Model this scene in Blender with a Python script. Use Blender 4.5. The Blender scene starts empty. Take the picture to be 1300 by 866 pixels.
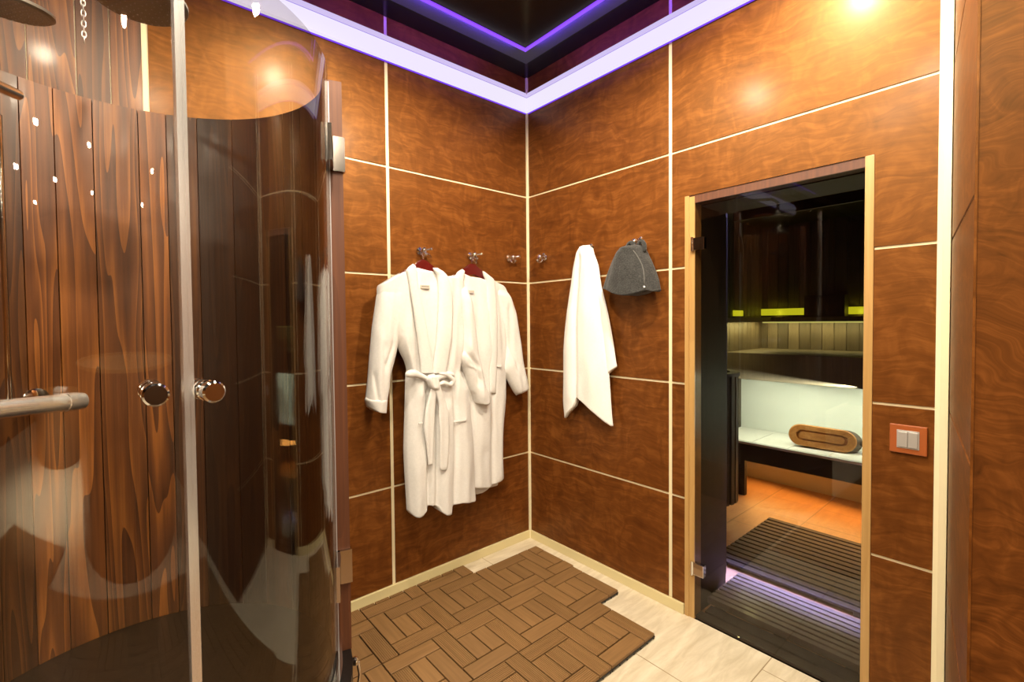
import bpy, bmesh, math, random
from mathutils import Vector, Matrix, noise
random.seed(7)
C = bpy.context.scene.collection
PI = math.pi

# ------------------------------------------------------------------ camera
CAM = Vector((-2.0462, -2.1030, 1.3674))
CR = Vector((0.7765, -0.6301, -0.0105)); CU = Vector((0.0245, 0.0135, 0.9996)); CF = Vector((0.6297, 0.7764, -0.0259))
FPX, PPX, PPY = 591.167, 617.596, 423.718
cd = bpy.data.cameras.new('camera'); cam = bpy.data.objects.new('camera', cd); C.objects.link(cam)
CR.normalize(); CU = CR.cross(CF); CU.normalize(); CF = CU.cross(CR); CF.normalize()
cam.matrix_world = Matrix(((CR.x, CU.x, -CF.x, CAM.x), (CR.y, CU.y, -CF.y, CAM.y), (CR.z, CU.z, -CF.z, CAM.z), (0, 0, 0, 1)))
cd.sensor_width = 36; cd.lens = 36 * FPX / 1300
cd.shift_x = (650 - PPX) / 1300; cd.shift_y = -(433 - PPY) / 1300
cd.clip_start = .01
bpy.context.scene.camera = cam

def ray(x, y): return CF + CR * ((x - PPX) / FPX) - CU * ((y - PPY) / FPX)
def at_x(x, y, X): d = ray(x, y); return CAM + d * ((X - CAM.x) / d.x)
def at_y(x, y, Y): d = ray(x, y); return CAM + d * ((Y - CAM.y) / d.y)
def at_z(x, y, Z): d = ray(x, y); return CAM + d * ((Z - CAM.z) / d.z)

# ------------------------------------------------------------------ materials
def nmat(name):
    m = bpy.data.materials.new(name); m.use_nodes = True
    nt = m.node_tree; b = nt.nodes['Principled BSDF']
    return m, nt, b
def N(nt, t, **kw):
    n = nt.nodes.new(t)
    for k, v in kw.items():
        if k in n.inputs: n.inputs[k].default_value = v
        else: setattr(n, k, v)
    return n
def ramp(nt, stops, interp='LINEAR'):
    r = nt.nodes.new('ShaderNodeValToRGB'); e = r.color_ramp.elements; r.color_ramp.interpolation = interp
    while len(e) < len(stops): e.new(.5)
    for i, (p, c) in enumerate(stops): e[i].position = p; e[i].color = (*c, 1)
    return r
def simple(name, col, rough=.5, metal=0, coat=0, spec=.5, sheen=0):
    m, nt, b = nmat(name)
    b.inputs['Base Color'].default_value = (*col, 1); b.inputs['Roughness'].default_value = rough
    b.inputs['Metallic'].default_value = metal; b.inputs['Coat Weight'].default_value = coat
    b.inputs['Coat Roughness'].default_value = .08
    b.inputs['Specular IOR Level'].default_value = spec; b.inputs['Sheen Weight'].default_value = sheen
    return m
def emis(name, col, s):
    m, nt, b = nmat(name)
    b.inputs['Base Color'].default_value = (0, 0, 0, 1); b.inputs['Emission Color'].default_value = (*col, 1)
    b.inputs['Emission Strength'].default_value = s
    return m

def veneer(name, dark, mid, light, scl=1.0, rough=.46, streak=9, warp=.5):
    """figured lacquered veneer, grain running horizontally, mottled"""
    m, nt, b = nmat(name); L = nt.links.new
    tc = N(nt, 'ShaderNodeTexCoord'); oi = N(nt, 'ShaderNodeObjectInfo')
    mul = N(nt, 'ShaderNodeVectorMath', operation='SCALE'); mul.inputs[0].default_value = (31, 17, 23)
    L(oi.outputs['Random'], mul.inputs['Scale'])
    add = N(nt, 'ShaderNodeVectorMath', operation='ADD'); L(tc.outputs['Object'], add.inputs[0]); L(mul.outputs[0], add.inputs[1])
    # warp
    n0 = N(nt, 'ShaderNodeTexNoise', Scale=3.2 * scl, Detail=3.0); L(add.outputs[0], n0.inputs['Vector'])
    sub = N(nt, 'ShaderNodeVectorMath', operation='SUBTRACT'); L(n0.outputs['Color'], sub.inputs[0]); sub.inputs[1].default_value = (.5, .5, .5)
    sc = N(nt, 'ShaderNodeVectorMath', operation='SCALE'); L(sub.outputs[0], sc.inputs[0]); sc.inputs['Scale'].default_value = warp * .3
    ad2 = N(nt, 'ShaderNodeVectorMath', operation='ADD'); L(add.outputs[0], ad2.inputs[0]); L(sc.outputs[0], ad2.inputs[1])
    mp = N(nt, 'ShaderNodeMapping'); mp.inputs['Scale'].default_value = (1.6 * scl, 1.6 * scl, streak * scl); L(ad2.outputs[0], mp.inputs['Vector'])
    n1 = N(nt, 'ShaderNodeTexNoise', Scale=4.0, Detail=7.0, Roughness=.62, Distortion=.9); L(mp.outputs[0], n1.inputs['Vector'])
    # mottle figure
    mp2 = N(nt, 'ShaderNodeMapping'); mp2.inputs['Scale'].default_value = (9 * scl, 9 * scl, 5 * scl); L(ad2.outputs[0], mp2.inputs['Vector'])
    n2 = N(nt, 'ShaderNodeTexNoise', Scale=1.4, Detail=3.0, Distortion=1.6); L(mp2.outputs[0], n2.inputs['Vector'])
    mx = N(nt, 'ShaderNodeMix', data_type='FLOAT'); mx.inputs[0].default_value = .38
    L(n1.outputs['Fac'], mx.inputs[2]); L(n2.outputs['Fac'], mx.inputs[3])
    r = ramp(nt, [(.30, dark), (.5, mid), (.70, light)]); L(mx.outputs[0], r.inputs['Fac'])
    L(r.outputs['Color'], b.inputs['Base Color'])
    b.inputs['Roughness'].default_value = rough
    b.inputs['Coat Weight'].default_value = .06; b.inputs['Coat Roughness'].default_value = .2
    b.inputs['Specular IOR Level'].default_value = .55; b.inputs['Specular Tint'].default_value = (1, .58, .22, 1)
    return m
M = {}
M['panel'] = veneer('sapele_panel', (.058, .0150, .0026), (.118, .0350, .0062), (.205, .070, .0140))
M['near'] = veneer('striped_wood', (.038, .0095, .002), (.095, .0270, .0050), (.18, .056, .011), scl=1.2, streak=16, warp=1.3, rough=.45)

def plankwood(name, cols, flame=1.0, rough=.35, coat=.3, use_tone=True, ring=14):
    """stained softwood planks with vertical flame grain; tone attribute = brightness scale of each board"""
    m, nt, b = nmat(name); L = nt.links.new
    tc = N(nt, 'ShaderNodeTexCoord'); at = N(nt, 'ShaderNodeAttribute', attribute_name='tone')
    mul = N(nt, 'ShaderNodeVectorMath', operation='SCALE'); mul.inputs[0].default_value = (37, 29, 41); L(at.outputs['Fac'], mul.inputs['Scale'])
    add = N(nt, 'ShaderNodeVectorMath', operation='ADD'); L(tc.outputs['Object'], add.inputs[0]); L(mul.outputs[0], add.inputs[1])
    mp = N(nt, 'ShaderNodeMapping'); mp.inputs['Scale'].default_value = (7, 7, .42); L(add.outputs[0], mp.inputs['Vector'])
    n = N(nt, 'ShaderNodeTexNoise', Scale=1.0, Detail=2.0, Distortion=.3); L(mp.outputs[0], n.inputs['Vector'])
    ml = N(nt, 'ShaderNodeMath', operation='MULTIPLY'); ml.inputs[1].default_value = ring; L(n.outputs['Fac'], ml.inputs[0])
    fr = N(nt, 'ShaderNodeMath', operation='FRACT'); L(ml.outputs[0], fr.inputs[0])
    mp2 = N(nt, 'ShaderNodeMapping'); mp2.inputs['Scale'].default_value = (90, 90, 2.5); L(add.outputs[0], mp2.inputs['Vector'])
    n2 = N(nt, 'ShaderNodeTexNoise', Scale=1.0, Detail=4.0); L(mp2.outputs[0], n2.inputs['Vector'])
    mx = N(nt, 'ShaderNodeMix', data_type='FLOAT'); mx.inputs[0].default_value = 1 - .6 * flame
    L(fr.outputs[0], mx.inputs[2]); L(n2.outputs['Fac'], mx.inputs[3])
    r = ramp(nt, [(.1, cols[0]), (.55, cols[1]), (.95, cols[2])]); L(mx.outputs[0], r.inputs['Fac'])
    hs = N(nt, 'ShaderNodeHueSaturation'); L(r.outputs['Color'], hs.inputs['Color'])
    mr = N(nt, 'ShaderNodeMapRange'); mr.inputs['To Min'].default_value = .035; mr.inputs['To Max'].default_value = 1.0
    L(at.outputs['Fac'], mr.inputs['Value'])
    if use_tone: L(mr.outputs[0], hs.inputs['Value'])
    L(hs.outputs['Color'], b.inputs['Base Color'])
    bp = N(nt, 'ShaderNodeBump', Strength=.25, Distance=.002); L(mx.outputs[0], bp.inputs['Height']); L(bp.outputs[0], b.inputs['Normal'])
    b.inputs['Roughness'].default_value = rough; b.inputs['Coat Weight'].default_value = coat; b.inputs['Coat Roughness'].default_value = .12
    return m
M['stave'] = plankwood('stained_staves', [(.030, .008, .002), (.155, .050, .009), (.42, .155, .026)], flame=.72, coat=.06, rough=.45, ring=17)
M['jamb'] = plankwood('jamb_wood', [(.050, .013, .003), (.095, .027, .006), (.15, .046, .011)], flame=.3, use_tone=False, coat=.0, rough=.6)
M['tub'] = plankwood('tub_wood', [(.035, .016, .008), (.08, .035, .015), (.13, .06, .03)], flame=.4)
M['tubpale'] = plankwood('pale_tub_wood', [(.17, .10, .045), (.28, .17, .08), (.38, .25, .12)], flame=.3)
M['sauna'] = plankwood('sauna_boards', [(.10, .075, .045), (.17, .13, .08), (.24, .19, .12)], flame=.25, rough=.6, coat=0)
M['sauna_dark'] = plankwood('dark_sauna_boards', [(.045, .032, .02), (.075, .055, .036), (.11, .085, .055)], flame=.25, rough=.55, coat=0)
M['bench_slat'] = simple('pale_bench_slats', (.72, .72, .66), .5)
M['fascia'] = simple('dark_bench_front', (.028, .020, .016), .7, spec=.2)
M['cream'] = simple('cream_strip', (.76, .66, .42), .4)
M['cream_post'] = simple('cream_post', (.78, .70, .46), .4)
M['base'] = simple('cream_skirting', (.66, .56, .30), .35, coat=.2)
M['pine'] = plankwood('pine_frame', [(.36, .20, .065), (.46, .275, .095), (.54, .35, .14)], flame=.25, use_tone=False, ring=8)
M['chrome'] = simple('chrome', (.80, .79, .77), .08, 1)
M['satin'] = simple('satin_metal', (.60, .58, .55), .28, 1)
M['brushed'] = simple('brushed_metal', (.86, .85, .83), .24, .85)
M['hingemetal'] = simple('hinge_metal', (.50, .45, .40), .14, 1)
M['black'] = simple('black_plastic', (.012, .011, .010), .5)
M['ceil'] = simple('black_gloss_ceiling', (.012, .012, .014), .16, spec=.3)
M['redhanger'] = simple('dark_red_lacquer', (.085, .005, .004), .25, coat=.5)
M['silver'] = simple('silver_plastic', (.50, .48, .45), .35, .4)
M['switchwood'] = simple('switch_frame_wood', (.34, .085, .018), .4, coat=.3)
M['white'] = simple('white_plastic', (.8, .8, .8), .4)
M['tag'] = simple('robe_tag', (.42, .38, .32), .7)
M['tagink'] = simple('tag_ink', (.08, .07, .06), .8)
M['felt_trim'] = simple('felt_trim', (.11, .11, .105), .9)
M['stripgrey'] = simple('seal_strip', (.42, .42, .44), .3, .3)
M['rubber'] = simple('dark_rubber', (.02, .02, .02), .6)

def cloth(name, col, s=900, st=.35, dist=.002, lo=.86):
    m, nt, b = nmat(name); L = nt.links.new
    tc = N(nt, 'ShaderNodeTexCoord')
    n = N(nt, 'ShaderNodeTexNoise', Scale=s, Detail=2.0); L(tc.outputs['Object'], n.inputs['Vector'])
    n2 = N(nt, 'ShaderNodeTexNoise', Scale=s / 6, Detail=3.0); L(tc.outputs['Object'], n2.inputs['Vector'])
    mx = N(nt, 'ShaderNodeMix', data_type='FLOAT'); mx.inputs[0].default_value = .4
    L(n.outputs['Fac'], mx.inputs[2]); L(n2.outputs['Fac'], mx.inputs[3])
    bp = N(nt, 'ShaderNodeBump', Strength=st, Distance=dist); L(mx.outputs[0], bp.inputs['Height']); L(bp.outputs[0], b.inputs['Normal'])
    r = ramp(nt, [(.3, tuple(c * lo for c in col)), (.7, col)]); L(mx.outputs[0], r.inputs['Fac']); L(r.outputs[0], b.inputs['Base Color'])
    b.inputs['Roughness'].default_value = .95; b.inputs['Sheen Weight'].default_value = .15; b.inputs['Specular IOR Level'].default_value = .2
    return m
M['terry'] = cloth('white_terry', (.70, .68, .65), 500, .5, .003)
M['towel'] = cloth('white_towel', (.82, .80, .755), 700, .3)
M['felt'] = cloth('grey_felt', (.058, .058, .056), 150, .9, .006, .35)

def deckmat():
    m, nt, b = nmat('deck_wood'); L = nt.links.new
    tc = N(nt, 'ShaderNodeTexCoord'); oi = N(nt, 'ShaderNodeObjectInfo')
    mul = N(nt, 'ShaderNodeVectorMath', operation='SCALE'); mul.inputs[0].default_value = (13, 7, 5); L(oi.outputs['Random'], mul.inputs['Scale'])
    add = N(nt, 'ShaderNodeVectorMath', operation='ADD'); L(tc.outputs['Object'], add.inputs[0]); L(mul.outputs[0], add.inputs[1])
    mp = N(nt, 'ShaderNodeMapping'); mp.inputs['Scale'].default_value = (6, 90, 90); L(add.outputs[0], mp.inputs['Vector'])
    n = N(nt, 'ShaderNodeTexNoise', Scale=1.0, Detail=4.0); L(mp.outputs[0], n.inputs['Vector'])
    r = ramp(nt, [(.25, (.170, .088, .029)), (.75, (.235, .126, .046))]); L(n.outputs['Fac'], r.inputs['Fac'])
    hs = N(nt, 'ShaderNodeHueSaturation'); L(r.outputs[0], hs.inputs['Color'])
    mr = N(nt, 'ShaderNodeMapRange'); mr.inputs['To Min'].default_value = .90; mr.inputs['To Max'].default_value = 1.08; L(oi.outputs['Random'], mr.inputs['Value'])
    L(mr.outputs[0], hs.inputs['Value']); L(hs.outputs[0], b.inputs['Base Color']); b.inputs['Roughness'].default_value = .55
    return m
M['deck'] = deckmat()

def tilemat(name, c1, c2, grout, bw, rh, mortar, off=.5, locx=0, locy=0, rough=.35, rot=0, streak=(3, 16)):
    m, nt, b = nmat(name); L = nt.links.new
    tc = N(nt, 'ShaderNodeTexCoord')
    mp = N(nt, 'ShaderNodeMapping'); mp.inputs['Location'].default_value = (locx, locy, 0); mp.inputs['Rotation'].default_value = (0, 0, rot)
    L(tc.outputs['Object'], mp.inputs['Vector'])
    br = N(nt, 'ShaderNodeTexBrick'); br.offset = off; br.inputs['Scale'].default_value = 1; br.inputs['Brick Width'].default_value = bw
    br.inputs['Row Height'].default_value = rh; br.inputs['Mortar Size'].default_value = mortar; br.inputs['Mortar Smooth'].default_value = .1
    br.inputs['Bias'].default_value = 0
    L(mp.outputs[0], br.inputs['Vector'])
    mp2 = N(nt, 'ShaderNodeMapping'); mp2.inputs['Scale'].default_value = (streak[0], streak[1], 1); L(tc.outputs['Object'], mp2.inputs['Vector'])
    n = N(nt, 'ShaderNodeTexNoise', Scale=1.6, Detail=7.0, Roughness=.65, Distortion=.5); L(mp2.outputs[0], n.inputs['Vector'])
    r = ramp(nt, [(.32, c1), (.68, c2)]); L(n.outputs['Fac'], r.inputs['Fac'])
    L(r.outputs[0], br.inputs['Color1']); L(r.outputs[0], br.inputs['Color2']); br.inputs['Mortar'].default_value = (*grout, 1)
    L(br.outputs['Color'], b.inputs['Base Color']); b.inputs['Roughness'].default_value = rough
    bp = N(nt, 'ShaderNodeBump', Strength=.5, Distance=.002); bp.invert = True; L(br.outputs['Fac'], bp.inputs['Height']); L(bp.outputs[0], b.inputs['Normal'])
    return m
M['floor'] = tilemat('travertine_tiles', (.50, .42, .29), (.70, .62, .47), (.30, .22, .12), .6, 1.4, .002, .5, .70, 1.387)
M['terra'] = tilemat('terracotta_tiles', (.46, .25, .12), (.58, .34, .17), (.28, .17, .09), .33, .33, .003, 0, .1, .05, .4)
M['glow'] = simple('pale_wall_panel', (.74, .78, .72), .45)

def glass(name, tint, ior=1.6, rough=0.0):
    m = bpy.data.materials.new(name); m.use_nodes = True; nt = m.node_tree; nt.nodes.clear(); L = nt.links.new
    o = nt.nodes.new('ShaderNodeOutputMaterial'); t = nt.nodes.new('ShaderNodeBsdfTransparent'); t.inputs[0].default_value = (*tint, 1)
    g = nt.nodes.new('ShaderNodeBsdfGlossy'); g.inputs['Roughness'].default_value = rough
    f = nt.nodes.new('ShaderNodeFresnel'); ge = nt.nodes.new('ShaderNodeNewGeometry')
    im = N(nt, 'ShaderNodeMix', data_type='FLOAT'); im.inputs[2].default_value = ior; im.inputs[3].default_value = 1 / ior
    L(ge.outputs['Backfacing'], im.inputs[0]); L(im.outputs[0], f.inputs['IOR'])
    mx = nt.nodes.new('ShaderNodeMixShader'); L(f.outputs[0], mx.inputs[0]); L(t.outputs[0], mx.inputs[1]); L(g.outputs[0], mx.inputs[2]); L(mx.outputs[0], o.inputs[0])
    return m
M['glass'] = glass('clear_shower_glass', (.93, .91, .88), 1.52)
M['smoked'] = glass('bronze_tinted_glass', (.68, .63, .56), 1.5)
M['cove'] = emis('cove_diffuser', (.90, .83, 1.0), .97)
M['cove_up'] = emis('cove_upper_diffuser', (.74, .62, 1.0), .88)
M['cove_crease'] = emis('cove_crease', (.42, .30, .90), .8)
M['violet'] = emis('violet_led', (.22, .05, 1.0), .9)
M['violet2'] = emis('violet_led_ceiling', (.27, .07, 1.0), 1.15)
M['spotlamp'] = emis('halogen_face', (1, .86, .62), 60)
M['ledwhite'] = emis('white_led', (.86, 1.0, .86), 9)
M['yellow'] = emis('yellow_green_lamp', (.64, .70, .02), 1.7)

# ------------------------------------------------------------------ mesh helpers
def mesh_obj(name, bm, mat, parent=None, smooth=False, auto=None):
    bmesh.ops.recalc_face_normals(bm, faces=bm.faces)
    me = bpy.data.meshes.new(name); bm.to_mesh(me); bm.free()
    mats = mat if isinstance(mat, (list, tuple)) else [mat]
    for mm in mats: me.materials.append(mm)
    if smooth:
        for p in me.polygons: p.use_smooth = True
        if auto:
            try: me.set_sharp_from_angle(angle=math.radians(auto))
            except Exception: pass
    o = bpy.data.objects.new(name, me); C.objects.link(o)
    if parent is not None: o.parent = parent
    return o
def tag(o, label, cat, group=None, kind=None):
    if label: o['label'] = label
    if cat: o['category'] = cat
    if group: o['group'] = group
    if kind: o['kind'] = kind
    return o
def thing(name, label, cat, loc=(0, 0, 0), rz=0, group=None):
    o = bpy.data.objects.new(name, None); C.objects.link(o); o.location = loc; o.rotation_euler = (0, 0, rz); o.empty_display_size = .05
    return tag(o, label, cat, group)
def struct(name, bm, mat, parent=None, smooth=False):
    o = mesh_obj(name, bm, mat, parent, smooth)
    if parent is None: o['kind'] = 'structure'
    return o
def local(o, parent):
    """keep world placement when parented to an unrotated thing that is not at the origin"""
    o.matrix_parent_inverse = parent_world(parent).inverted(); return o
def parent_world(p):
    m = p.matrix_basis.copy()
    if p.parent: m = parent_world(p.parent) @ p.matrix_parent_inverse @ m
    return m
def box(bm, x0, x1, y0, y1, z0, z1, bev=0):
    vs = [bm.verts.new(p) for p in ((x0, y0, z0), (x1, y0, z0), (x1, y1, z0), (x0, y1, z0), (x0, y0, z1), (x1, y0, z1), (x1, y1, z1), (x0, y1, z1))]
    fs = [bm.faces.new([vs[i] for i in f]) for f in ((0, 3, 2, 1), (4, 5, 6, 7), (0, 1, 5, 4), (1, 2, 6, 5), (2, 3, 7, 6), (3, 0, 4, 7))]
    if bev:
        es = list({e for f in fs for e in f.edges})
        bmesh.ops.bevel(bm, geom=es, offset=bev, segments=2, affect='EDGES', profile=.5)
    return vs
def bx(*a, bev=0):
    bm = bmesh.new(); box(bm, *a, bev=bev); return bm
def tube(bm, pts, r, seg=12, caps=True):
    pts = [Vector(p) for p in pts]; rs = r if isinstance(r, (list, tuple)) else [r] * len(pts)
    rings = []; up = None
    for i, p in enumerate(pts):
        d = (pts[min(i + 1, len(pts) - 1)] - pts[max(i - 1, 0)]).normalized()
        if up is None:
            a = Vector((0, 0, 1)) if abs(d.z) < .9 else Vector((1, 0, 0)); u = d.cross(a).normalized()
        else: u = (up - d * up.dot(d)).normalized()
        up = u; v = d.cross(u)
        rings.append([bm.verts.new(p + (u * math.cos(2 * PI * k / seg) + v * math.sin(2 * PI * k / seg)) * rs[i]) for k in range(seg)])
    for a, b in zip(rings, rings[1:]):
        for k in range(seg): bm.faces.new((a[k], a[(k + 1) % seg], b[(k + 1) % seg], b[k]))
    if caps: bm.faces.new(rings[0][::-1]); bm.faces.new(rings[-1])
def lathe(bm, base, axis, prof, seg=28):
    """profile [(radius, height)] around axis from base"""
    base = Vector(base); ax = Vector(axis).normalized(); a = Vector((0, 0, 1)) if abs(ax.z) < .9 else Vector((1, 0, 0))
    u = ax.cross(a).normalized(); v = ax.cross(u); rings = []
    for r, h in prof:
        r = max(r, 1e-4)
        rings.append([bm.verts.new(base + ax * h + (u * math.cos(2 * PI * k / seg) + v * math.sin(2 * PI * k / seg)) * r) for k in range(seg)])
    for p, q in zip(rings, rings[1:]):
        for k in range(seg): bm.faces.new((p[k], p[(k + 1) % seg], q[(k + 1) % seg], q[k]))
    bm.faces.new(rings[0][::-1]); bm.faces.new(rings[-1])
def prism(bm, pts2, o, ux, uy, un, depth):
    """extrude closed 2-D outline"""
    o, ux, uy, un = map(Vector, (o, ux, uy, un))
    a = [bm.verts.new(o + ux * p[0] + uy * p[1]) for p in pts2]; b = [bm.verts.new(o + ux * p[0] + uy * p[1] + un * depth) for p in pts2]
    bm.faces.new(a); bm.faces.new(b[::-1]); n = len(a)
    for i in range(n): bm.faces.new((a[i], b[i], b[(i + 1) % n], a[(i + 1) % n]))
def tone_attr(o, vals):
    a = o.data.attributes.new('tone', 'FLOAT', 'FACE')
    for i, v in enumerate(vals): a.data[i].value = v

# ------------------------------------------------------------------ room shell
HC = 2.865          # ceiling
HZ = [0.0, .5443, 1.0738, 1.6043, 2.1354, HC]          # heights of the panel joints
GH, GV, PT = .010, .018, .004                              # joint widths, panel thickness

struct('floor', bx(-7.0, .0, -7.6, 0, -.05, 0), M['floor'])
struct('ceiling', bx(-7.0, 0, -7.6, 0, HC, HC + .05), M['ceil'])

def panels(parent, plane, cols, rows, skip=None):
    """individually veneered boards on the cream backing, proud by PT"""
    for a0, a1 in cols:
        for z0, z1 in rows:
            rects = [(a0, a1, z0, z1)]
            if skip: rects = skip(a0, a1, z0, z1)
            for p in rects:
                b0, b1, w0, w1 = p[:4]
                if b1 - b0 < .01 or w1 - w0 < .01: continue
                if plane == 'y': bm = bx(b0, b1, -PT, -.0005, w0, w1)
                else: bm = bx(-PT, -.0005, b0, b1, w0, w1)
                cx, cz = (b0 + b1) / 2, (w0 + w1) / 2
                mesh_obj('wall_panel', bm, M['panel'], parent)
rowsZ = [(.052, HZ[1] - GH / 2)] + [(HZ[i] + GH / 2, HZ[i + 1] - GH / 2) for i in range(1, 4)] + [(HZ[4] + GH / 2, 2.66), (2.66, HC)]
rowsZ = [(.052, HZ[1] - GH / 2), (HZ[1] + GH / 2, HZ[2] - GH / 2), (HZ[2] + GH / 2, HZ[3] - GH / 2), (HZ[3] + GH / 2, HZ[4] - GH / 2), (HZ[4] + GH / 2, HC - .001)]
wb = struct('wall_back', bx(-7.0, .1, 0, .1, 0, HC), M['cream'])
VX, VX2 = -.9597, -1.9194
panels(wb, 'y', [(VX + GV / 2, -.012), (VX2 + GV / 2, VX - GV / 2)], rowsZ)
# vertical plank cladding on the back wall left of the panels
def planks_y(name, x0, x1, y, z0, z1, w, mat, parent, tones, t=.008):
    bm = bmesh.new(); x = x0; tl = []; i = 0
    while x < x1 - .01:
        n0 = len(bm.faces); e = min(x + w[i % len(w)], x1)
        box(bm, x + .0015, e - .0015, y - t, y, z0, z1, bev=.0015)
        tl += [tones[i % len(tones)]] * (len(bm.faces) - n0); x = e; i += 1
    bm.faces.ensure_lookup_table()
    o = mesh_obj(name, bm, mat, parent); tone_attr(o, tl); return o
planks_y('plank_cladding', -7.0, VX2 - GV / 2, -.0005, .05, HC - .001, [.11, .095, .12, .09], M['stave'], wb, [.85, .6, 1.0, .7, .9, .5])

# right wall with the sauna doorway
DY0, DY1, DZ = -1.697, -1.0225, 1.924       # doorway (outer edges of the frame)
EY = -1.886                                  # end of the right wall
wr_bm = bmesh.new()
box(wr_bm, 0, .1, DY1, .1, 0, HC); box(wr_bm, 0, .1, EY - .1, DY0, 0, HC); box(wr_bm, 0, .1, DY0, DY1, DZ, HC)
wr = struct('wall_right', wr_bm, M['cream'])
VY = -.952
def skipdoor(a0, a1, z0, z1):
    g = .0
    out = []
    if a1 <= DY0 or a0 >= DY1 or z0 >= DZ: return [(a0, a1, z0, z1)]
    if a1 > DY1: out.append((DY1 + g, a1, z0, min(z1, DZ)))
    if a0 < DY0: out.append((a0, DY0 - g, z0, min(z1, DZ)))
    if z1 > DZ: out.append((a0, a1, DZ, z1))
    return out
# the panel row crossing the door head is one board around the opening: built as one L/U shaped piece
def rowpanel(a0, a1, z0, z1):
    rects = skipdoor(a0, a1, z0, z1)
    bm = bmesh.new()
    for b0, b1, w0, w1 in rects:
        if b1 - b0 > .01 and w1 - w0 > .01: box(bm, -PT, -.0005, b0, b1, w0, w1)
    return bm
panels(wr, 'x', [(VY + GV / 2, -.012)], rowsZ)
for z0, z1 in rowsZ[:3]:
    for b0, b1, w0, w1 in skipdoor(EY + .03, VY - GV / 2, z0, z1):
        mesh_obj('wall_panel', bx(-PT, -.0005, b0, b1, w0, w1), M['panel'], wr)
mesh_obj('wall_panel', rowpanel(EY + .03, VY - GV / 2, rowsZ[3][0], rowsZ[3][1]), M['panel'], wr)
mesh_obj('wall_panel', rowpanel(EY + .03, VY - GV / 2, rowsZ[4][0], rowsZ[4][1]), M['panel'], wr)

# corner posts
def post(name, bm, mat): return struct(name, bm, mat)
post('trim_1', bx(-.016, -.0005, -.016, -.0005, 0, HC - .001, bev=.002), M['cream_post'])
bm = bmesh.new()
prism(bm, [(0, 0), (0, .031), (-.022, .031), (-.03, .018), (-.03, 0)], (-.0005, EY - .001, 0), (1, 0, 0), (0, 1, 0), (0, 0, 1), HC - .001)
post('trim_2', bm, M['cream_post'])

# return wall running back towards the camera
RD = Vector((-.989, -.148, 0)).normalized(); RN = Vector((RD.y, -RD.x, 0))      # RN faces the room (+y side)
if RN.y < 0: RN = -RN
R0 = Vector((-.018, EY - .006, 0)); RL = .835
def rw_box(bm, s0, s1, d0, d1, z0, z1):
    c = [(s0, d0), (s1, d0), (s1, d1), (s0, d1)]
    vs = [bm.verts.new(R0 + RD * s + RN * d + Vector((0, 0, z))) for z in (z0, z1) for s, d in c]
    for f in ((0, 3, 2, 1), (4, 5, 6, 7), (0, 1, 5, 4), (1, 2, 6, 5), (2, 3, 7, 6), (3, 0, 4, 7)): bm.faces.new([vs[i] for i in f])
bm = bmesh.new(); rw_box(bm, 0, RL, -.1, 0, 0, HC); wrr = struct('wall_return', bm, M['cream'])
for z0, z1 in rowsZ:
    bm = bmesh.new(); rw_box(bm, .008, RL, .0005, .004, z0 if z0 > .1 else 0, z1); mesh_obj('wall_panel', bm, M['panel'], wrr)
# near wall end, wide striped board, facing the door side
NP = R0 + RD * RL
bm = bmesh.new()
box(bm, NP.x - .001, NP.x + .05, -7.6, NP.y + .012, 0, HC)
struct('wall_near', bm, M['near'])
bm = bmesh.new(); box(bm, NP.x - .0035, NP.x - .001, NP.y + .008, NP.y + .0118, 0, HC - .001); struct('trim_3', bm, M['panel'])

# skirting
struct('baseboard_back', bx(-1.6, -.0005, -.012, -.0005, 0, .049, bev=.002), M['base'])
struct('baseboard_right', bx(-.012, -.0005, DY1 + .002, -.0125, 0, .049, bev=.002), M['base'])
# rest of the room behind the camera
struct('wall_left', bx(-7.1, -7.0, -7.6, 0.1, 0, HC), M['panel'])
struct('wall_front', bx(-7.0, NP.x + .05, -7.7, -7.6, 0, HC), M['panel'])

# ------------------------------------------------------------------ cornice light along both walls
cl = thing('cove_light', 'white glowing cornice strip running round the top of both walls', 'light strip')
prof = [(0.002, 2.655), (.010, 2.646), (.030, 2.646), (.030, 2.726), (.002, 2.726)]
profc = [(.002, 2.7265), (.0285, 2.7265), (.0278, 2.7305), (.002, 2.7305)]
profu = [(.002, 2.731), (.0275, 2.731), (.006, 2.770), (.002, 2.770)]
def mitre(bm, prof, x_end, y_end):
    A = [bm.verts.new((x_end, -d, z)) for d, z in prof]; B = [bm.verts.new((-d, -d, z)) for d, z in prof]; D = [bm.verts.new((-d, y_end, z)) for d, z in prof]
    n = len(prof)
    for P, Q in ((A, B), (B, D)):
        for i in range(n): bm.faces.new((P[i], P[(i + 1) % n], Q[(i + 1) % n], Q[i]))
    bm.faces.new(A); bm.faces.new(D[::-1])
o = bmesh.new(); mitre(o, [(d + PT, z) for d, z in prof], -4.55, EY + .035); mesh_obj('diffuser', o, M['cove'], cl)
for pr, n_, m_ in ((profc, 'crease_line', 'cove_crease'), (profu, 'upper_diffuser', 'cove_up')):
    o = bmesh.new(); mitre(o, [(d + PT, z) for d, z in pr], -4.55, EY + .035); mesh_obj(n_, o, M[m_], cl)
o = bmesh.new(); mitre(o, [(.0045, 2.6435), (.009, 2.6435), (.009, 2.6500), (.0045, 2.6500)], -4.55, EY + .035)
mesh_obj('led_strip', o, M['violet'], cl)['label'] = 'violet strip glowing under the cornice'
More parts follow.
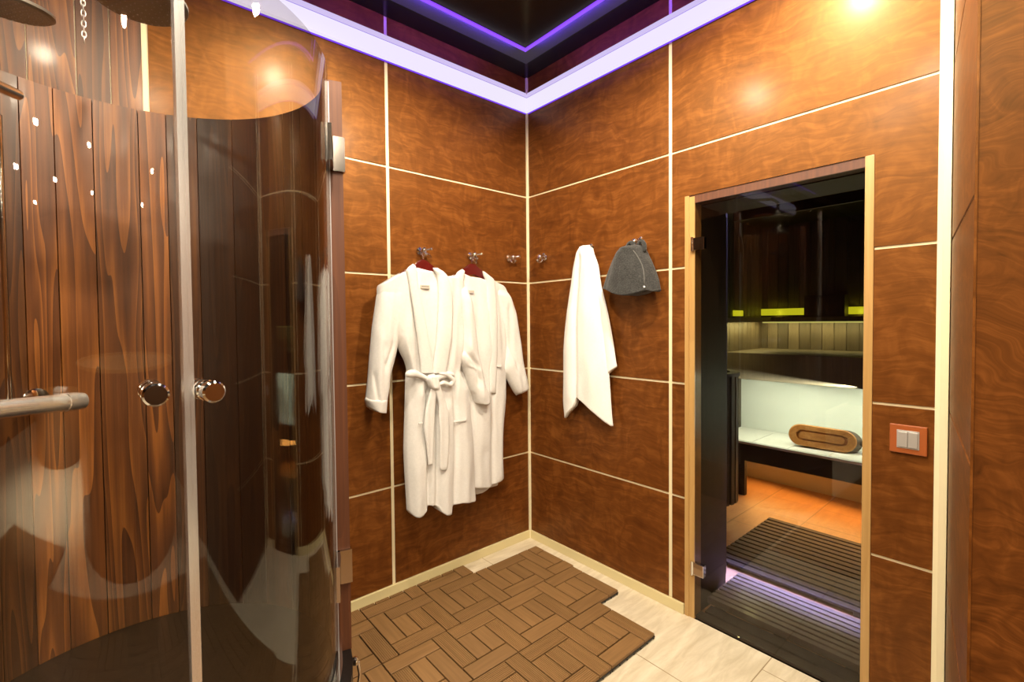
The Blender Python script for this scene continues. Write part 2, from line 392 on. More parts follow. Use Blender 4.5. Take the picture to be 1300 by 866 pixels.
# ceiling: lowered inner field with LED strip on its edge
struct('trim_4', bx(-6.9, -.262, -7.5, -.262, HC - .022, HC - .0005), M['ceil'])
bm = bmesh.new(); box(bm, -6.9, -.262, -.262, -.125, HC - .0025, HC - .0004); box(bm, -.2619, -.125, -7.5, -.125, HC - .0025, HC - .0004)
struct('trim_8', bm, simple('led_glow_catcher', (.045, .045, .055), .5))  # flat matte band added to catch the strip's violet glow
lv = bmesh.new(); mitre(lv, [(.2395, HC - .026), (.2605, HC - .028), (.2605, HC - .004), (.2465, HC - .004)], -4.5, -4.4)
tag(mesh_obj('ceiling_led_strip', lv, M['violet2']), 'violet LED line glowing round the edge of the black ceiling', 'light strip')

# ------------------------------------------------------------------ lights
def spot(loc, w, target=None, size=2.95, blend=.35, col=(1, .86, .66), rad=.03):
    l = bpy.data.lights.new('spot', 'SPOT'); l.energy = w; l.spot_size = size; l.spot_blend = blend; l.color = col; l.shadow_soft_size = rad
    o = bpy.data.objects.new('spot', l); C.objects.link(o); o.location = loc
    d = (Vector(target) - Vector(loc)) if target else Vector((0, 0, -1)); o.rotation_euler = d.to_track_quat('-Z', 'Y').to_euler()
    return o
def area(loc, w, sx, sy, target, col):
    l = bpy.data.lights.new('area', 'AREA'); l.energy = w; l.shape = 'RECTANGLE'; l.size = sx; l.size_y = sy; l.color = col
    o = bpy.data.objects.new('area', l); C.objects.link(o); o.location = loc
    o.rotation_euler = (Vector(target) - Vector(loc)).to_track_quat('-Z', 'Y').to_euler(); return o
for (lx, ly, ln, tx, ty) in ((-2.3, -.235, 4.0, -2.3, 1), (-.235, -2.0, 3.4, 1, -2.0)):
    l = area((lx, ly, HC - .020), 15, ln, .012, (lx + (.05 if tx == 1 else 0), ly + (.05 if ty == 1 else 0), HC + .018), (.16, .05, 1))
LAMPS = [(-1.26, -.84, 115), (-1.79, -1.62, 115), (-2.28, -1.34, 70), (-.66, -1.52, 150), (-2.9, -2.3, 70), (-4.0, -3.95, 90), (-2.99, -4.72, 90), (-5.26, -4.76, 90),
         (-4.41, -5.65, 90), (-3.36, -6.43, 90), (-1.25, -5.28, 90), (-1.45, -6.88, 60), (-5.7, -6.4, 60), (-3.6, -1.6, 60), (-2.0, -2.75, 80)]
ZL = HC - .0235
dl0 = None
for i, (x, y, w) in enumerate(LAMPS):
    if dl0 is None:
        t = dl0 = thing('ceiling_downlight', None, None)
        b_ = bmesh.new(); lathe(b_, (0, 0, .001), (0, 0, -1), [(.030, 0), (.045, 0), (.045, .004), (.038, .008), (.030, .006)], 24); mesh_obj('trim_ring', b_, M['chrome'], t, True, 40)
        b_ = bmesh.new(); lathe(b_, (0, 0, .001), (0, 0, -1), [(.001, 0), (.028, 0), (.028, .003), (.001, .003)], 20); mesh_obj('lamp_face', b_, M['spotlamp'], t)
    else:
        t = dl0.copy(); C.objects.link(t)
        for ch in list(dl0.children):
            c = ch.copy(); C.objects.link(c); c.parent = t
    t.location = (x, y, ZL)
    tag(t, 'small round halogen downlight in the black ceiling, above the frame', 'ceiling light', 'halogen downlights in the ceiling')
    spot((x, y, ZL - .02), w, rad=.03)

# ------------------------------------------------------------------ deck tiles
U = .53
def plank_bm(L, W, T, ribs):
    bm = bmesh.new(); n = ribs; prof = [(-W / 2, 0), (-W / 2, T - .0008)]
    if n:
        m = .0035; p = (W - 2 * m) / n
        prof.append((-W / 2 + .0008, T))
        for i in range(n):
            a = -W / 2 + m + p * i
            prof += [(a + p * .28, T), (a + p * .34, T - .0016), (a + p * .66, T - .0016), (a + p * .72, T)]
        prof.append((W / 2 - .0008, T))
    else: prof += [(-W / 2 + .0015, T), (W / 2 - .0015, T)]
    prof += [(W / 2, T - .0008), (W / 2, 0)]
    prism(bm, prof, (-L / 2, 0, 0), (0, 1, 0), (0, 0, 1), (1, 0, 0), L)
    me = bpy.data.meshes.new('plank'); bmesh.ops.recalc_face_normals(bm, faces=bm.faces); bm.to_mesh(me); bm.free(); me.materials.append(M['deck']); return me
SZ = .3
pw = SZ / 4; gap = .0062
meshL = [plank_bm(3 * pw - gap, pw - gap, .012, 8), plank_bm(3 * pw - gap, pw - gap, .012, 0)]
meshS = [plank_bm(2 * pw - gap, pw - gap, .012, 8), plank_bm(2 * pw - gap, pw - gap, .012, 0)]
def grid_mesh(sx, sy):
    bm = bmesh.new(); e = .001
    box(bm, -sx / 2 + e, sx / 2 - e, -sy / 2 + e, sy / 2 - e, .0075, .0128)
    nx, ny = max(2, round(sx / .05)), max(2, round(sy / .05))
    for i in range(nx + 1):
        for j in range(ny + 1):
            if 0 < i < nx and 0 < j < ny: continue
            x = -sx / 2 + .006 + (sx - .012) * i / nx; y = -sy / 2 + .006 + (sy - .012) * j / ny
            lathe(bm, (x, y, .0006), (0, 0, 1), [(.0045, 0), (.0055, .008)], 8)
    me = bpy.data.meshes.new('base_grid'); bmesh.ops.recalc_face_normals(bm, faces=bm.faces); bm.to_mesh(me); bm.free(); me.materials.append(M['black']); return me
GRIDS = {}
rnd = random.Random(3)
def deck_tile(x0, x1, y0, y1, label, clipx=None, clipy=None, rib=None):
    """tile area; clip = cut tiles keep only the planks (or part planks) inside"""
    fx0, fx1, fy0, fy1 = x0, x1, y0, y1
    if clipx: fx0, fx1 = clipx
    if clipy: fy0, fy1 = clipy
    cx, cy = (fx0 + fx1) / 2, (fy0 + fy1) / 2
    t = thing('deck_tile', label, 'deck tile', (cx, cy, 0), 0, 'interlocking wooden deck tiles laid on the floor')
    key = (round(fx1 - fx0, 3), round(fy1 - fy0, 3))
    if key not in GRIDS: GRIDS[key] = grid_mesh(*key)
    g = bpy.data.objects.new('base_grid', GRIDS[key]); C.objects.link(g); g.parent = t
    # pinwheel: far plank keeps the far corner (+x,+y is far)   rows as (u0,u1,v0,v1) in quarter units; u along x, v along y
    sx, sy = (x1 - x0) / 4, (y1 - y0) / 4
    P = [(1, 4, 3, 4, 0), (0, 1, 1, 4, 1), (0, 3, 0, 1, 0), (3, 4, 0, 3, 1), (1, 2, 1, 3, 1), (2, 3, 1, 3, 1)]
    for k, (u0, u1, v0, v1, d) in enumerate(P):
        a0, a1 = x0 + u0 * sx, x0 + u1 * sx; b0, b1 = y0 + v0 * sy, y0 + v1 * sy
        a0, a1 = max(a0, fx0), min(a1, fx1); b0, b1 = max(b0, fy0), min(b1, fy1)
        if a1 - a0 < .02 or b1 - b0 < .02: continue
        long = (u1 - u0) + (v1 - v0) == 4
        rr = rib if rib is not None else rnd.random() < .5
        me = (meshL if long else meshS)[0 if rr else 1]
        o = bpy.data.objects.new('plank', me); C.objects.link(o); o.parent = t
        L0 = (3 if long else 2) * pw - gap; W0 = pw - gap
        if d == 0: o.scale = ((a1 - a0 - gap) / L0, (b1 - b0 - gap) / W0, 1)
        else: o.rotation_euler = (0, 0, PI / 2); o.scale = ((b1 - b0 - gap) / L0, (a1 - a0 - gap) / W0, 1)
        o.location = ((a0 + a1) / 2 - cx, (b0 + b1) / 2 - cy, .0130)
YA, YB, YC, YD, YZ = -.268 * U, -.825 * U, -1.385 * U, -1.937 * U, -.078 * U
# row A (second from the robes' wall)
XA = [-.455 * U, -1.045 * U, -1.62 * U, -2.20 * U, -2.78 * U]
deck_tile(XA[0], XA[0] + .3, YB, YA, 'half-width wooden deck tile at the far corner of the mat, by the wall corner', clipx=(XA[0], -.178 * U), rib=False)
nm = ['wooden deck tile in the back row, first full tile from the wall corner', 'wooden deck tile in the back full row, second from the wall corner',
      'wooden deck tile in the back full row, third from the wall corner', 'wooden deck tile in the back full row, beside the shower cabin']
for i in range(4): deck_tile(XA[i + 1], XA[i], YB, YA, nm[i], rib=False if i < 1 else None)
XB = [-.20 * U, -.77 * U, -1.34 * U, -1.915 * U, -2.49 * U, -3.06 * U]
nm = ['wooden deck tile with a patched square centre, on the mat edge facing the hat wall', 'wooden deck tile in the middle row, second from the mat edge by the hat wall',
      'wooden deck tile in the middle row, third from the mat edge by the hat wall', 'wooden deck tile in the middle row, fourth from the mat edge, near the shower cabin',
      'wooden deck tile in the middle row, partly hidden by the shower cabin']
for i in range(5): deck_tile(XB[i + 1], XB[i], YC, YB, nm[i], rib=False if i == 0 else None)
XC = [-.49 * U, -1.06 * U, -1.63 * U, -2.20 * U, -2.77 * U]
nm = ['wooden deck tile forming the projecting corner nearest the sauna door', 'ribbed wooden deck tile in the nearest row, second from the projecting corner',
      'ribbed wooden deck tile in the nearest row, third from the projecting corner', 'wooden deck tile in the nearest row, cut by the bottom of the photo']
for i in range(4): deck_tile(XC[i + 1], XC[i], YD, YC, nm[i], rib=True if i in (1, 2) else None)
XZ = [-1.05 * U, -1.615 * U, -2.20 * U, -2.78 * U]
nm = ['cut strip of deck tile against the skirting under the white robes', 'cut strip of ribbed deck tile against the skirting under the vertical joint', 'cut strip of deck tile between the skirting and the shower cabin']
for i in range(3): deck_tile(XZ[i + 1], XZ[i], YA + .003, YA + .3, nm[i], clipy=(YA + .003, YZ), rib=(i != 0))
bm = bmesh.new(); mw = .0
x = -4.55
while x < -1.06:
    y = -3.40
    while y < YD - .31:
        if x > -3.5 and y < -2.85: y += .3; continue
        for k in range(4):
            if (round(x * 10) + round(y * 10)) % 2 == 0: box(bm, x + k * .075 + .003, x + k * .075 + .072, y + .003, y + .297, .008, .025)
            else: box(bm, x + .003, x + .297, y + k * .075 + .003, y + k * .075 + .072, .008, .025)
        y += .3
    x += .3
box(bm, -4.55, -.96, -2.80, YD - .02, .0005, .0078)
tag(mesh_obj('deck_mat', bm, M['deck']), 'rest of the wooden deck mat behind the camera, seen only reflected in the shower glass', 'deck mat', kind='stuff')

# ------------------------------------------------------------------ draped cloth patches
def resample(pts, n):
    pts = [Vector(p) for p in pts]
    L = [0]
    for a, b in zip(pts, pts[1:]): L.append(L[-1] + (b - a).length)
    out = []; k = 0
    for i in range(n + 1):
        t = L[-1] * i / n
        while k < len(L) - 2 and L[k + 1] < t: k += 1
        f = (t - L[k]) / max(1e-9, L[k + 1] - L[k])
        # catmull rom
        p0 = pts[max(k - 1, 0)]; p1 = pts[k]; p2 = pts[k + 1]; p3 = pts[min(k + 2, len(pts) - 1)]
        f2, f3 = f * f, f * f * f
        cr = .5 * ((2 * p1) + (p2 - p0) * f + (2 * p0 - 5 * p1 + 4 * p2 - p3) * f2 + (3 * p1 - p0 - 3 * p2 + p3) * f3)
        out.append(cr * .6 + (p1.lerp(p2, f)) * .4)
    return out
def interp(poly, x):
    if x <= poly[0][0]: return poly[0][1]
    for (a, b), (c, d) in zip(poly, poly[1:]):
        if x <= c: return b + (d - b) * (x - a) / max(1e-9, c - a)
    return poly[-1][1]
def foldh(folds, px, py):
    h = 0
    for poly, w, amp in folds:
        ys = [p[1] for p in poly]; y0, y1 = min(ys), max(ys)
        fx = interp([(p[1], p[0]) for p in poly], py)
        fade = 1
        if py < y0: fade = math.exp(-((y0 - py) / 9) ** 2)
        if py > y1: fade = math.exp(-((py - y1) / 9) ** 2)
        ww = w
        h += amp * fade * math.exp(-((px - fx) / ww) ** 2)
    return h
def patch(bm, A, B, n, m, off, thick, folds=(), wall='y', p=2.6, jit=.002, back=.35, hem=None, crown=None, cap=(0, 0), seed=0, shift=None):
    """sheet between edge A and edge B (photo positions on a plane parallel to the wall), puffed to a closed volume"""
    a = resample(A, n); b = resample(B, n); F = []; K = []
    for i in range(n + 1):
        fr, br = [], []
        t = i / n; endf = 1
        if cap[0]: endf *= min(1, (t / cap[0])) ** .5
        if cap[1]: endf *= min(1, ((1 - t) / cap[1])) ** .5
        for j in range(m + 1):
            s = j / m; q = a[i].lerp(b[i], s); px, py = q.x, q.y
            if hem and py > hem[0]:
                py = hem[0] + (py - hem[0]) * (interp(hem[2], px) - hem[0]) / (hem[1] - hem[0])
            if crown and py < crown[0]:
                py = crown[0] - (crown[0] - py) * (crown[0] - interp(crown[2], px)) / (crown[0] - crown[1])
            prof = max(0.0, 1 - abs(2 * s - 1) ** p) ** (1 / p)
            h = thick * prof * endf + (foldh(folds, px, py) + jit * noise.noise(Vector((px / 9 + seed, py / 38, seed * 1.7))) * 1.6) * min(1, prof * 1.4)
            o_ = off + (shift(px, py) if shift else 0)
            hb = -min(thick * back, o_ - .012) * prof * endf
            P = at_y(px, py, -o_) if wall == 'y' else at_x(px, py, -o_)
            nrm = Vector((0, -1, 0)) if wall == 'y' else Vector((-1, 0, 0))
            # foreshortening-true bulge: out from the wall
            fr.append(bm.verts.new(P + nrm * max(h, hb + .003))); br.append(bm.verts.new(P + nrm * hb))
        F.append(fr); K.append(br)
    for i in range(n):
        for j in range(m):
            bm.faces.new((F[i][j], F[i][j + 1], F[i + 1][j + 1], F[i + 1][j])); bm.faces.new((K[i][j], K[i + 1][j], K[i + 1][j + 1], K[i][j + 1]))
        bm.faces.new((F[i][0], F[i + 1][0], K[i + 1][0], K[i][0])); bm.faces.new((F[i][m], K[i][m], K[i + 1][m], F[i + 1][m]))
    for j in range(m):
        bm.faces.new((F[0][j], K[0][j], K[0][j + 1], F[0][j + 1])); bm.faces.new((F[n][j], F[n][j + 1], K[n][j + 1], K[n][j]))
def cloth_part(name, args, mat, parent, **kw):
    bm = bmesh.new()
    for a in (args if isinstance(args, list) else [args]): patch(bm, *a, **kw)
    o = mesh_obj(name, bm, mat, parent, True)
    return o

# ------------------------------------------------------------------ hangers and robes
def robe_hanger(label, apex, left, right, hook_px, off):
    """apex/left/right: photo positions of the visible wood"""
    A = at_y(*apex, -off); Lp = at_y(*left, -off); Rp = at_y(*right, -off)
    t = thing('coat_hanger', label, 'hanger', (A.x, A.y, A.z), 0, None)
    hw = .0
    sl = (Lp - A); sr = (Rp - A)
    w = .165
    kl = sl.z / sl.x; kr = sr.z / sr.x
    z_l = max(kl * -w, -.11) if False else -.105
    pts = [(-.022, .0), (0, .006), (.022, 0), (.06, -.028), (.12, -.062), (w - .01, -.092), (w, -.112), (w - .02, -.118), (.12, -.095), (.07, -.075), (.03, -.055), (0, -.048),
           (-.03, -.055), (-.07, -.075), (-.12, -.095), (-w + .02, -.118), (-w, -.112), (-w + .01, -.092), (-.12, -.062), (-.06, -.028)]
    bm = bmesh.new(); prism(bm, pts, (0, .009, 0), (1, 0, 0), (0, 0, 1), (0, -1, 0), .018)
    bmesh.ops.bevel(bm, geom=[e for e in bm.edges if abs((e.verts[0].co - e.verts[1].co).y) < .001], offset=.004, segments=2, affect='EDGES')
    mesh_obj('hanger_arm', bm, M['redhanger'], t, True, 50)
    H = at_y(*hook_px, -.045) - A
    bm = bmesh.new(); top = H.z + .012
    pts = [(0, 0, .0)]
    pts += [(0, 0, top * .35), (.004, (H.y) * .2, top * .6)]
    for k in range(9):
        a = -PI / 2 + PI * 1.35 * k / 8
        pts.append((H.x + .014 * math.cos(a), H.y * (.3 + .7 * min(1, k / 5)), H.z - .008 + .016 * math.sin(a) + .004))
    tube(bm, pts, .0022, 8)
    mesh_obj('hanger_hook', bm, M['chrome'], t, True)
    return t
robe_hanger('dark red wooden hanger holding the belted white robe', (537, 331), (529, 345), (556, 353), (541, 324), .115)
robe_hanger('dark red wooden hanger holding the unbelted white robe behind', (599, 336), (589, 351), (617, 359), (601, 330), .075)

def robe2():
    t = thing('bathrobe', 'white terry bathrobe hanging open and unbelted, nearer the wall corner', 'bathrobe', at_y(600, 400, -.07))
    def part(n, lst, **kw):
        o = cloth_part(n, lst, M['terry'], t, **kw); return local(o, t)
    off = .065
    hem = (560, 616, [(560, 616), (601, 617), (612, 617), (617, 616), (621, 613), (630, 609), (638, 604.6)])
    crown = (372, 346, [(560, 352), (575, 350), (580, 347), (590, 352), (603, 354), (614, 358), (620, 357), (634, 363), (641, 368)])
    part('robe_body', [([(560, 346), (566, 372), (572, 430), (576, 480), (577, 560), (579, 616)], [(641, 346), (643, 372), (642, 430), (641, 470), (640.5, 505), (636.8, 551), (636.6, 584), (637.7, 616)],
          110, 56, off, .050, [([(618, 470), (619, 540), (620, 612)], 3.0, -.014), ([(632, 500), (630, 600)], 4, .008), ([(606, 520), (602, 612)], 5, .006), ([(628, 375), (634, 440)], 3, -.006), ([(612, 400), (616, 500), (610, 560)], 6, .008), ([(596, 420), (592, 560)], 4, -.006)],
          'y', 2.6, .003, .3, hem, crown)])
    # back panel of the skirt showing below the front hem
    part('back_hem', [([(600, 560), (601, 600), (601.5, 624)], [(636, 560), (634, 600), (631.5, 619)], 30, 20, .035, .012, [], 'y', 2.6, .002, .3,
          (590, 622, [(601, 625.5), (611, 625), (617, 622), (620, 619.5), (631.5, 618.5)]))])
    part('sleeve', [([(622, 362), (630, 385), (636, 412), (640, 440), (636.6, 468), (643, 481), (651, 496), (655, 502)], [(640, 366), (647, 380), (651.5, 394), (656.5, 420), (660.8, 450), (665, 472), (669.2, 490), (668.4, 495)],
          70, 22, .075, .045, [([(641, 395), (644, 440), (650, 462)], 2.5, -.010), ([(650, 400), (655, 440), (661, 480)], 3, .007), ([(647, 462), (652, 478), (655, 492)], 2.5, .006)], 'y', 2.2, .003, .6, None, None, (.10, 0.03), 3)])
    # shawl collar
    part('collar', [([(586.5, 341.8), (580, 346), (576, 358), (575, 385), (572, 420), (566, 460)], [(589.8, 344), (588.6, 352), (588, 365), (589, 400), (587, 430), (578, 470)], 50, 10, .118, .012, [], 'y', 2.4, .001, .8, None, None, (.04, 0)),
                    ([(612.6, 344.2), (614, 350), (617, 360), (618.5, 400), (620, 450), (620, 500)], [(614.5, 345), (621, 350), (628, 358), (631, 400), (631, 450), (629, 500)], 50, 10, .112, .012, [], 'y', 2.4, .001, .8, None, None, (.04, .05))])
    part('pocket_hem', [([(624.6, 463.6), (630, 463.8), (637, 464)], [(624.6, 466), (630, 466.2), (637, 466.4)], 8, 3, .117, .004)])
    P = at_y(597.5, 370.5, -.121); bm = bmesh.new(); box(bm, P.x - .022, P.x + .022, -.1235, -.120, P.z - .007, P.z + .008, bev=.0008)
    local(mesh_obj('label_tag', bm, M['tag'], t), t)
robe2()

def robe1():
    t = thing('bathrobe', 'white terry bathrobe tied at the waist with its belt, hanging on the left in front', 'bathrobe', at_y(545, 400, -.12))
    def part(n, lst, **kw):
        o = cloth_part(n, lst, M['terry'], t, **kw); return local(o, t)
    off = .105
    hem = (600, 645, [(513, 642), (516, 647), (521.5, 653), (526, 652.8), (531, 650.5), (536, 644), (539, 638.5), (544, 637.5), (550, 640), (553, 646), (557, 648.5), (562, 649), (565, 648.2), (566, 641), (567.5, 638.5), (573, 636), (579, 634.4), (590, 634.2), (597, 634.2), (602, 632.8)])
    crown = (378, 343, [(476, 372), (480.5, 362.5), (488, 358), (500, 350.5), (514, 344), (524, 345), (540, 345.5), (556, 352), (568, 353.5), (577, 353), (588, 362)])
    LE = [(478, 343), (479, 378), (489, 415), (503, 437.6), (508, 449), (513, 459), (515.8, 470), (514.4, 482), (513.6, 514), (512, 569), (513.2, 600), (514.6, 622), (516, 645)]
    RE = [(588, 343), (590, 378), (589, 420), (587, 445), (583, 462), (582, 473), (591, 492), (594, 514), (598.5, 560), (599.6, 600), (600.6, 622), (601.8, 645)]
    folds = [([(518, 380), (522, 440), (526, 470)], 3.5, -.010),
             ([(536, 500), (537, 560), (538, 640)], 2.2, -.022), ([(524, 490), (523, 560), (524, 650)], 6, .012), ([(548, 500), (548, 636)], 3, -.016),
             ([(559, 520), (558, 648)], 5, .012), ([(569, 490), (571, 560), (569, 640)], 3, -.012), ([(584, 495), (585, 632)], 8, .010),
             ([(541, 360), (541, 460)], 10, -.004), ([(575, 478), (572, 500)], 3, .008), ([(530, 478), (527, 500)], 3, .008),
             ([(505, 440), (514, 472)], 2.2, -.01), ([(510, 436), (520, 472)], 2.2, .007)]
    sh = lambda px, py: .012 * max(0, (py - 480) / 160)
    part('robe_body', [(LE, RE, 150, 90, off, .060, folds, 'y', 2.8, .004, .35, hem, crown, (0, 0), 1.3, sh)])
    # left sleeve
    part('sleeve', [([(500, 352), (483, 362), (478.5, 372), (475.5, 392), (472, 418), (468.8, 455), (467.2, 480), (464.4, 508), (466.4, 517.6)], [(524, 362), (517, 385), (511, 410), (505, 432), (501.5, 448), (497, 466), (493.5, 480), (489.2, 512), (488, 521.3)],
          90, 26, .105, .055, [([(477, 430), (476, 480), (477, 515)], 4, .007), ([(484, 452), (488, 490)], 3, .006), ([(471, 478), (474, 512)], 2.0, -.009), ([(492, 440), (484, 462)], 2.5, -.008), ([(490, 380), (486, 430)], 6, .006)], 'y', 2.2, .004, .6,
          (500, 520, [(464, 513), (466.6, 517.6), (475, 521.8), (488, 521.2)]), None, (.12, 0), 5)])
    part('cuff', [([(464.2, 505), (464.0, 511), (466.2, 518)], [(490.4, 503), (489.4, 512), (488.2, 521.5)], 12, 22, .107, .060, [], 'y', 2.2, .003, .65, (506, 520, [(464, 513), (466.6, 518), (475, 522.4), (488, 521.8)]), None, (.2, 0), 6)])
    # right sleeve, falling forward over the second robe
    part('sleeve', [([(574, 358), (580, 385), (584, 415), (583, 438), (579.5, 452), (586, 466), (592, 482), (598, 500), (603, 510)], [(592, 364), (597, 390), (601, 420), (604, 445), (607.5, 460), (610.5, 474), (613.5, 490), (618.5, 500), (618.8, 508)],
          90, 26, .115, .052, [([(585, 446), (596, 460), (601, 480)], 2.5, -.011), ([(590, 440), (602, 462), (606, 500)], 3, .008), ([(586, 462), (600, 468)], 3, .006), ([(600, 472), (603, 482)], 2, -.010), ([(588, 400), (592, 440)], 4, .004)], 'y', 2.2, .004, .5,
          (496, 509, [(598, 503), (603, 510.5), (610, 512.5), (616, 511.5), (619, 507)]), None, (.14, 0), 8)])
    # shawl collar
    part('collar', [([(524, 335), (518, 339.5), (515.6, 344), (517.5, 352), (520.5, 370), (524, 390), (528.5, 422), (533, 459), (534.5, 474)], [(527.5, 338), (529, 345), (529.5, 352), (532, 370), (537, 392), (543, 424), (549, 458), (551, 474)], 70, 14, .168, .014, [], 'y', 2.4, .0015, .8, None, None, (.04, .0), 2),
                    ([(549.5, 340), (551, 344), (555, 352), (556.5, 375), (556, 400), (554, 430), (548, 474)], [(555, 340), (562, 344.5), (568.5, 352), (574, 375), (574.5, 400), (573, 430), (566, 474)], 70, 14, .172, .016, [], 'y', 2.4, .0015, .8, None, None, (.05, .0), 4),
                    ([(527, 350), (528, 343), (529, 340)], [(556, 356), (556, 350), (555, 347)], 6, 20, .150, .006, [], 'y', 3, .001, .8)])
    # belt round the waist, knot and tails
    part('belt', [([(514.6, 473.6), (519, 470), (527, 469.6), (536, 474.5), (547, 480)], [(514.4, 477.5), (519, 479.5), (527, 479.5), (536, 482), (546, 488)], 30, 8, .176, .016, [], 'y', 2.2, .0015, .6, None, None, (.08, 0), 2),
                  ([(546, 480), (553, 475.5), (562, 473), (570, 471.5), (576, 473.5)], [(548, 489), (555, 484.5), (563, 480.5), (570, 478.6), (576, 478)], 30, 8, .174, .016, [], 'y', 2.2, .0015, .6, None, None, (0, .08), 3),
                  ([(558, 476), (566, 478), (573, 483), (570, 486), (563, 483), (556, 487)], [(556, 473), (568, 473), (578, 482), (574, 491), (562, 489), (552, 492)], 24, 8, .184, .010, [], 'y', 2.2, .001, .6, None, None, (.1, .1), 3)])
    part('belt_knot', [([(544, 476), (541, 482), (544, 490), (549, 495)], [(551, 474.5), (556, 480), (558, 489), (556, 497)], 18, 12, .188, .024, [([(548, 478), (552, 494)], 2, -.008)], 'y', 2, .003, .8, None, None, (.2, .2), 3)])
    part('belt_tail', [([(548, 489), (545, 500), (540, 520), (538, 545), (541.5, 570), (543.5, 591)], [(554, 491), (553, 505), (552, 522), (551, 546), (550, 570), (549, 590)], 50, 9, .186, .009, [([(545.5, 520), (546, 580)], 2.2, -.005)], 'y', 2.4, .002, .6, None, None, (.03, .02), 5),
                       ])
    part('belt_tail', [([(552, 489), (553, 498), (556.5, 512), (557, 530), (558, 560), (558, 592), (560, 597)], [(558, 487), (561, 498), (566, 512), (569.5, 530), (570, 560), (568, 592), (566, 597)], 50, 9, .190, .009, [([(563, 510), (564, 580)], 2.6, -.004)], 'y', 2.4, .002, .6, None, None, (.03, .03), 7)])
    part('pocket_hem', [([(576.5, 534.4), (585, 533.2), (592.5, 531.6)], [(576.5, 537), (585, 535.8), (592.5, 534.2)], 8, 3, .176, .003)])
    part('pocket_hem', [([(531, 536.6), (534, 536.6), (536.5, 536.6)], [(531, 538.8), (534, 538.8), (536.5, 538.8)], 4, 3, .181, .003)])
    P = at_y(539.5, 364.5, -.168); bm = bmesh.new(); box(bm, P.x - .026, P.x + .026, -.1705, -.1665, P.z - .008, P.z + .009, bev=.0008)
    lt = local(mesh_obj('label_tag', bm, M['tag'], t), t)
    bm = bmesh.new()
    for k, (dx, w_) in enumerate(((-.019, .006), (-.011, .004), (-.004, .005), (.004, .004), (.012, .006))): box(bm, P.x + dx, P.x + dx + w_, -.1712, -.1704, P.z + .001, P.z + .0045)
    io = mesh_obj('print', bm, M['tagink'], lt); io.matrix_parent_inverse = parent_world(lt).inverted()
robe1()

# ------------------------------------------------------------------ towel and felt hat
def towel():
    bm = bmesh.new()
    # deep left fold, main sheet, folded-back layer on the right
    patch(bm, [(744, 318), (752, 330), (757, 360), (763, 400), (768, 440), (771, 476)], [(754, 320), (760, 338), (763.5, 362), (772.5, 400), (779, 436), (783.4, 468)], 60, 14, .040, .020, [], 'x', 2.2, .002, .4, (455, 476, [(760, 478), (774, 475.4), (782.4, 472.5), (784, 470)]), None, (.12, 0))
    hem = (480, 520, [(714, 526), (716, 529), (718.6, 530.5), (722, 525), (726, 521), (731.4, 515), (733.3, 508), (734.4, 502), (745, 511), (757, 521.5), (768, 532), (777.5, 541)])
    patch(bm, [(736, 313), (733, 320), (728, 344), (724.6, 369), (720, 398), (717.6, 420), (715.8, 449), (715.6, 480), (715.3, 504), (717, 520)],
          [(752.5, 313), (754.5, 322), (757.5, 345), (760.5, 366), (765.5, 400), (769, 436), (773, 470), (775.4, 495), (777, 510), (778.6, 520)], 110, 40, .050, .034,
          [([(739, 330), (734.5, 390), (734, 500)], 2.6, -.016), ([(726, 400), (724, 500)], 5, .006), ([(748, 340), (752, 440), (758, 520)], 7, .006), ([(764, 400), (772, 500)], 3, -.004)],
          'x', 2.2, .003, .5, hem, (322, 313, [(735, 314), (740, 311.8), (749, 311), (753, 315)]), (.05, 0), 4)
    o = mesh_obj('hanging_towel', bm, M['towel'], None, True)
    tag(o, 'white towel hanging by one corner from a wall hook beside the grey hat', 'towel')
towel()
